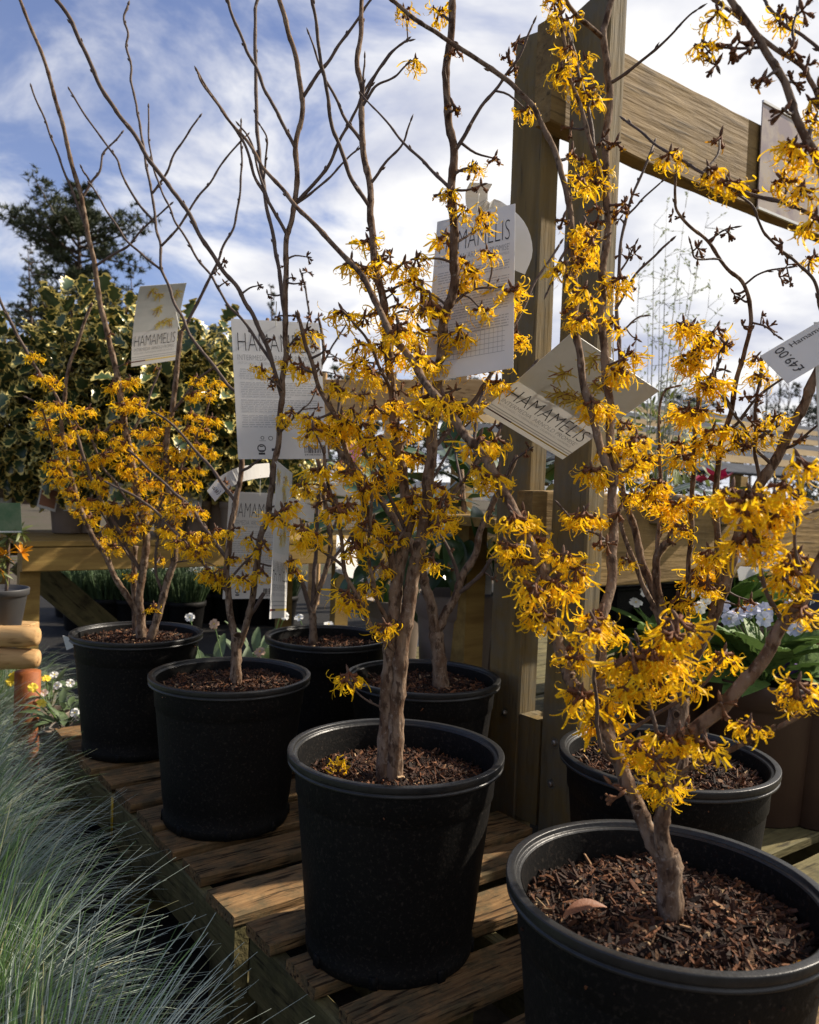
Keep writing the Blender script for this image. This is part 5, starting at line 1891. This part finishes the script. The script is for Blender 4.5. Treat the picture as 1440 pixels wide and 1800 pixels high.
# plants on the shelf behind the lower rail
shelf = thing('plant_shelf', 'timber shelf level with the lower rail', 'shelf', uvz(2.2, 1.5, 0))
for k in range(3):
    plank('board', shelf, uvz(2.2, 1.30 + .14 * k, CZ - .075), 1.9, .13, .022, ROT_U, BENCHW, 400 + k)
for uu in (1.34, 3.1):
    b = MB()
    hz = (CZ - .088) / 2
    b.box((0, 0, 0), (.03, .03, hz), bev=.003)
    link('leg', b.mesh('leg', [BENCHW], False), shelf, Matrix.Translation(uvz(uu, 1.56, hz)) @ RUV.to_4x4())
r = random.Random(12)
for k, (px_, d_, lab, mt) in enumerate(((1262, 2.05, 'cyclamen with magenta petals and one broad dark leaf above the rail', MAGENTA), (1160, 1.9, 'low green cyclamen behind the blossom above the rail', GLOSSY))):
    c = at(px_, 860, d_)
    base = Vector((c.x, c.y, CZ - .063))
    root = thing('potted_cyclamen', lab, 'cyclamen', base, 'cyclamens on the shelf')
    taupe_pot(root, base, .05, .07)
    for q in range(7):
        a = q * .9
        d = Vector((math.cos(a), math.sin(a), .5))
        link('leaf', CAM[q % 3], root, aim(base + Vector((0, 0, .06)) + d * .02, d, r.uniform(-.4, .4), .75))
    for q in range(5 if k == 0 else 0):
        b = MB()
        c2 = base + Vector((r.uniform(-.04, .02), r.uniform(-.03, .03), .10 + r.uniform(0, .02)))
        for s_ in range(4):
            a = s_ * 1.57 + q
            d = Vector((math.cos(a) * .8, math.sin(a) * .8, .5))
            sd_ = d.cross(Vector((0, 0, 1))).normalized() * .014
            b.poly([c2, c2 + d * .018 - sd_, c2 + d * .042, c2 + d * .018 + sd_])
        b.obj('petal', mt, root, False)

# ------------------------------------------------------------------ far things: glazed roof, staging, fence
ROOFG = mat('roof_grey', (.10, .11, .13), rough=.95, spec=.05, var=(.06, .065, .08), scale=6, stretch=(.3, 6, 6))
ROOFC = mat('roof_cream', (.22, .17, .10), rough=.95, spec=.05, var=(.16, .12, .07), scale=5)
pr, pe = at(1300, 735, 7.2), at(1300, 832, 5.5)
slope = pe - pr
roof = thing('corrugated_roof', 'low sloping corrugated roof in grey and cream bands beyond the shelf', 'roof', Vector((pe.x, pe.y, 0)))
nb = 9
for k in range(nb):
    a = pr + slope * (k / nb)
    e = slope / nb
    upn = U.cross(slope).normalized()
    if upn.z < 0:
        upn = -upn
    b = MB()
    rings = []
    waves = 14 if k % 2 == 0 else 1
    nn = waves * 4
    for i in range(nn + 1):
        t_ = i / nn
        hgt = .014 * math.sin(t_ * waves * 2 * math.pi) if k % 2 == 0 else .02
        q = a + e * (t_ * .985) + upn * hgt
        rings.append([q + U * sgn for sgn in (-2.6, -1, 2, 7)])
    b.quad_strip(rings, False)
    b.obj('roof_sheet', ROOFG if k % 2 == 0 else ROOFC, roof, True)
for sgn in (-2.4, 0, 2.5, 5):
    for q, nm in ((pe, 'post'), (pr, 'post')):
        b = MB()
        p_ = q + U * sgn
        b.box(Vector((p_.x, p_.y, (q.z - .02) / 2)), (.04, .04, (q.z - .02) / 2), RUV)
        b.obj(nm, BENCHW, roof, False)
WHITEW = mat('white_paint', (.70, .70, .68), rough=.5, var=(.58, .58, .56), scale=6)
tbl = thing('white_staging', 'white slatted staging with plants, seen between the stems', 'staging', at(760, 900, 4.6))
c = at(740, 850, 4.6)
for k in range(6):
    plank('slat', tbl, Vector((c.x, c.y + .14 * k - .3, c.z)), 1.5, .11, .02, Matrix.Identity(3), WHITEW, 500 + k)
plank('front_edge', tbl, Vector((c.x, c.y - .37, c.z - .045)), 1.5, .03, .07, Matrix.Identity(3), WHITEW, 520)
for sx in (-.7, .0, .7):
    b = MB()
    b.box(Vector((c.x + sx, c.y - .3, c.z / 2 - .01)), (.03, .03, c.z / 2 - .012))
    b.obj('leg', WHITEW, tbl, False)
GREENM = mat('soft_green', (.07, .12, .03), rough=.6, var=(.13, .17, .04), scale=14, transl=.15)
LOOSE = [leaf_mesh('leaf', .06, .018, [GREENM], 0, .1, .3, 0, i) for i in range(2)]
r = random.Random(77)
for k, (px_, lab) in enumerate(((610, 'soft green plant with a pink flower on the white staging'), (680, 'soft green plant low on the white staging'), (830, 'soft green plant near the end of the white staging'), (545, 'yellow-eyed flowering plant at the corner of the white staging'))):
    cc = at(px_, 850, 4.5)
    base = Vector((cc.x, cc.y, c.z + .012))
    root = thing('staging_plant', lab, 'potted plant', base, 'plants on the white staging')
    taupe_pot(root, base, .06, .1)
    for q in range(45):
        d = (rvec(r) + Vector((0, 0, .8))).normalized()
        link('leaf', LOOSE[q % 2], root, aim(base + Vector((0, 0, .09)) + d * r.uniform(.02, .11), d, r.uniform(-1, 1), r.uniform(.8, 1.3)))
    if k in (0, 3):
        for q in range(4):
            b = MB()
            c2 = base + Vector((r.uniform(-.08, .08), -.08, .16 + r.uniform(-.05, .06)))
            b.poly([c2 + Vector((math.cos(i * 1.047) * .03, -.005 * (i % 2), math.sin(i * 1.047) * .03)) for i in range(6)])
            b.obj('blossom', mat('pink_blossom', (.65, .22, .35), rough=.6) if k == 0 else YELB, root, False)
fence = thing('timber_fence', 'pale timber fence panels with posts seen through the blossom', 'fence', at(700, 900, 6.2))
for k in range(5):
    p_ = at(600 + 62 * k, 703, 6.2)
    plank('panel_board', fence, Vector((p_.x, p_.y, p_.z)), .27, .03, .30, Matrix.Identity(3), LOGW, 600 + k)
    if k % 2 == 0:
        b = MB()
        b.box(Vector((p_.x - .16, p_.y + .03, (p_.z + .2) / 2)), (.04, .04, (p_.z + .2) / 2))
        b.obj('post', LOGW, fence, False)

# ------------------------------------------------------------------ trees
TREEB = mat('tree_bark', (.10, .07, .05), rough=.9, var=(.05, .035, .025), scale=10, bump=.5)
NEEDLE = mat('pine_needle', (.035, .05, .022), rough=.7, var=(.06, .07, .03), scale=3, transl=.1)
NEEDLE2 = mat('cypress_green', (.03, .045, .022), rough=.7, var=(.05, .065, .03), scale=3)
FARGREY = mat('bare_twig_grey', (.20, .175, .155), rough=.9, var=(.14, .12, .1), scale=8)


def pine(name, label, base, H, spread, z0, seed, nlimb=46, mt=NEEDLE, dense=1.0, shape=None, group='trees beyond the nursery'):
    """trunk, limbs in tiers and sprays of needles along them"""
    r = random.Random(seed)
    root = thing(name, label, 'tree', base, group)
    tk = MB()
    tk.tube([base + Vector((0, 0, H * t_)) + Vector((.02 * H * math.sin(t_ * 4), 0, 0)) for t_ in (0, .2, .4, .6, .8, .97)], [H * .018 * (1.05 - t_) for t_ in (0, .2, .4, .6, .8, .97)], 8)
    tk.obj('trunk', TREEB, root)
    lb, nd = MB(), MB()
    for k in range(nlimb):
        t_ = z0 + (.97 - z0) * (k + r.random()) / nlimb
        a = r.uniform(0, 6.28)
        prof = shape(t_) if shape else (1 - t_) ** .7 + .08
        ln = spread * prof * r.uniform(.6, 1.15)
        p0 = base + Vector((0, 0, H * t_))
        d = Vector((math.cos(a), math.sin(a), r.uniform(-.05, .35)))
        pts = catmull([p0, p0 + d * ln * .5 + Vector((0, 0, ln * .03)), p0 + d * ln + Vector((0, 0, ln * r.uniform(-.02, .16)))], 4)
        lb.tube(pts, [H * .0045 * (1 - .8 * i / len(pts)) for i in range(len(pts))], 4)
        for q in range(int(15 * dense * max(.5, ln / spread * 2.2))):
            u_ = r.uniform(.25, 1.02)
            c = pts[0].lerp(pts[-1], u_) + Vector((0, 0, ln * .04)) + rvec(r) * ln * .13
            for w_ in range(13):
                dd = (rvec(r) + d * .4 + Vector((0, 0, .35))).normalized() * spread * r.uniform(.05, .11)
                sd_ = dd.cross(rvec(r)).normalized() * spread * .009
                nd.poly([c - sd_, c + sd_, c + dd])
    lb.obj('limb_frame', TREEB, root)
    stuff(nd.obj('crown', mt, root))
    return root


def gpt(px_, d_):
    c = at(px_, 850, d_)
    return Vector((c.x, c.y, 0))


pb = gpt(128, 26)
Hp = at(120, 318, 26).z
pine('pine_tree', 'tall dark pine with ragged tiers rising behind the hollies', pb, Hp, 2.3, .38, 5, 90, dense=1.9,
     shape=lambda t_: (.72 + .28 * math.sin(t_ * 26)) * (1.0 if t_ < .78 else (1 - t_) * 4.2 + .1))
pb = gpt(45, 24)
pine('pine_tree', 'thin see-through pine beside the tall dark one', pb, at(40, 425, 24).z, 1.25, .40, 6, 40, dense=.7)
for k, (px_, d_, top_, sp_, lab) in enumerate(((225, 40, 470, 2.2, 'low pine just showing above the hollies'), (470, 22, 492, .9, 'dark young conifer behind the large text label'), (590, 34, 640, 2.0, 'far conifer showing grey between the blossoms'))):
    pine('conifer_tree', lab, gpt(px_, d_), at(px_, top_, d_).z, sp_, .2, 20 + k, 36, NEEDLE2)
hedge = [(640, 38, 655, 2.6), (720, 40, 660, 2.4), (815, 36, 655, 2.2), (930, 38, 690, 2.2), (1165, 30, 690, 1.7), (1215, 34, 700, 1.8), (1400, 28, 672, 1.4), (1450, 30, 660, 1.8), (1540, 32, 650, 2.2), (330, 42, 690, 2.6), (-60, 34, 600, 2.4), (520, 40, 660, 2.4)]
hl = ['round dark tree beyond the white staging', 'broad dark tree behind the fence panels', 'dark tree behind the high text label', 'dark tree behind the paired posts', 'dark bushy tree above the corrugated roof, left of the bare poplars', 'small dark tree beside the bushy one above the roof',
      'dark yew beside the bare poplars', 'large dark yew beyond the roof end', 'dark tree past the end of the roof', 'dark tree behind the holly bench', 'dark tree behind the log stool', 'dark tree behind the shaded pot']
for k, (px_, d_, top_, sp_) in enumerate(hedge):
    pine('hedge_tree', hl[k], gpt(px_, d_), at(px_, top_, d_).z, sp_, .08, 40 + k, 40, NEEDLE2, .8, lambda t_: math.sqrt(max(.05, 1 - (2 * t_ - .8) ** 2 * .7)))


def bare_tree(name, label, base, H, seed, n=26, spread=.25, mt=FARGREY, group='bare trees beyond the roof', th=.006):
    r = random.Random(seed)
    root = thing(name, label, 'tree', base, group)
    tk, cr_ = MB(), MB()
    tk.tube([base + Vector((0, 0, H * t_)) for t_ in (0, .35, .7, 1)], [H * th * 1.8 * (1.05 - t_) for t_ in (0, .35, .7, 1)], 6)
    tk.obj('trunk', mt, root)
    for k in range(n):
        t_ = .15 + .8 * k / n
        a = r.uniform(0, 6.28)
        p0 = base + Vector((0, 0, H * t_))
        ln = H * spread * (1.1 - t_) * r.uniform(.7, 1.2)
        d = Vector((math.cos(a) * .45, math.sin(a) * .45, 1)).normalized()
        p1 = p0 + d * ln
        cr_.tube([p0, p0.lerp(p1, .5) + rvec(r) * ln * .06, p1], [H * th * .5, H * th * .35, H * th * .12], 4)
        for q in range(9):
            s0 = p0.lerp(p1, r.uniform(.2, .95))
            dd = (d + rvec(r) * .55).normalized() * ln * r.uniform(.25, .5)
            cr_.tube([s0, s0 + dd], [H * th * .22, H * th * .06], 3)
    stuff(cr_.obj('crown', mt, root))
    return root


for k, (px_, top_) in enumerate(((1318, 640), (1340, 612), (1362, 630), (1378, 650))):
    bare_tree('poplar_tree', ['bare grey poplar above the corrugated roof'] [0], gpt(px_, 46), at(px_, top_, 46).z, 60 + k)

# pale feathery willow-like shrub right of the posts
WILL = mat('pale_stem', (.34, .33, .26), rough=.7, var=(.26, .25, .18), scale=9)
WLEAF = mat('pale_leaf', (.26, .30, .17), rough=.6, transl=.35)
base = gpt(1150, 4.6)
root = thing('feathery_shrub', 'tall pale feathery shrub with sparse narrow leaves beside the near post', 'shrub', base)
r = random.Random(9)
sm, lm = MB(), MB()
tips = [(1125, 450), (1150, 395), (1172, 370), (1205, 365), (1240, 400), (1215, 480), (1245, 540), (1195, 545), (1160, 500), (1140, 560), (1230, 590)]
for k, (tx, ty) in enumerate(tips):
    p1 = at(tx, ty, 4.6 + r.uniform(-.3, .3))
    pts = catmull([base + Vector((r.uniform(-.05, .05), 0, .1)), base.lerp(p1, .55) + Vector((r.uniform(-.06, .02), 0, .15)), p1], 7)
    b = MB()
    b.tube(pts, [.006 * (1.05 - i / len(pts)) for i in range(len(pts))], 5)
    b.obj('stem', WILL, root)
    n = len(pts)
    for q in range(20):
        i = r.randint(int(n * .45), n - 1)
        p = pts[i]
        d = (rvec(r) + Vector((.6, 0, .4))).normalized()
        ln = r.uniform(.06, .16)
        sm.tube([p, p + d * ln], [.0016, .0006], 3)
        for s_ in range(4):
            c = p + d * ln * r.uniform(.4, 1)
            e = (d + rvec(r) * .8).normalized() * .026
            f2 = e.cross(rvec(r)).normalized() * .0045
            lm.poly([c, c + e * .5 - f2, c + e, c + e * .5 + f2])
stuff(sm.obj('twig', WILL, root))
stuff(lm.obj('foliage', WLEAF, root))
# green leafy shrub in front of the roof
base = gpt(1150, 4.9)
root = thing('leafy_shrub', 'yellow-green leafy shrub in front of the corrugated roof', 'shrub', base)
YG = mat('yellow_green_leaf', (.19, .22, .05), rough=.6, var=(.11, .15, .04), scale=10, transl=.25)
YGL = [leaf_mesh('leaf', .07, .022, [YG], 0, .1, .3, 0, i) for i in range(2)]
b = MB()
zc = at(1150, 780, 4.9).z
b.tube([base, base + Vector((0, 0, zc * .6)), base + Vector((.03, 0, zc))], [.018, .014, .008], 7)
b.obj('stem', BARK, root)
pls = []
for q in range(420):
    d = rvec(r)
    rr = r.random() ** .4
    pls.append((q, aim(Vector((base.x, base.y, zc)) + Vector((d.x * .34 * rr, d.y * .34 * rr, d.z * .30 * rr)), d + Vector((0, 0, -.2)), r.uniform(-1, 1), r.uniform(.8, 1.3))))
for q, M_ in pls[:60]:
    link('leaf', YGL[q % 2], root, M_)
merge_leaves('foliage', YGL, [YG], root, pls[60:])
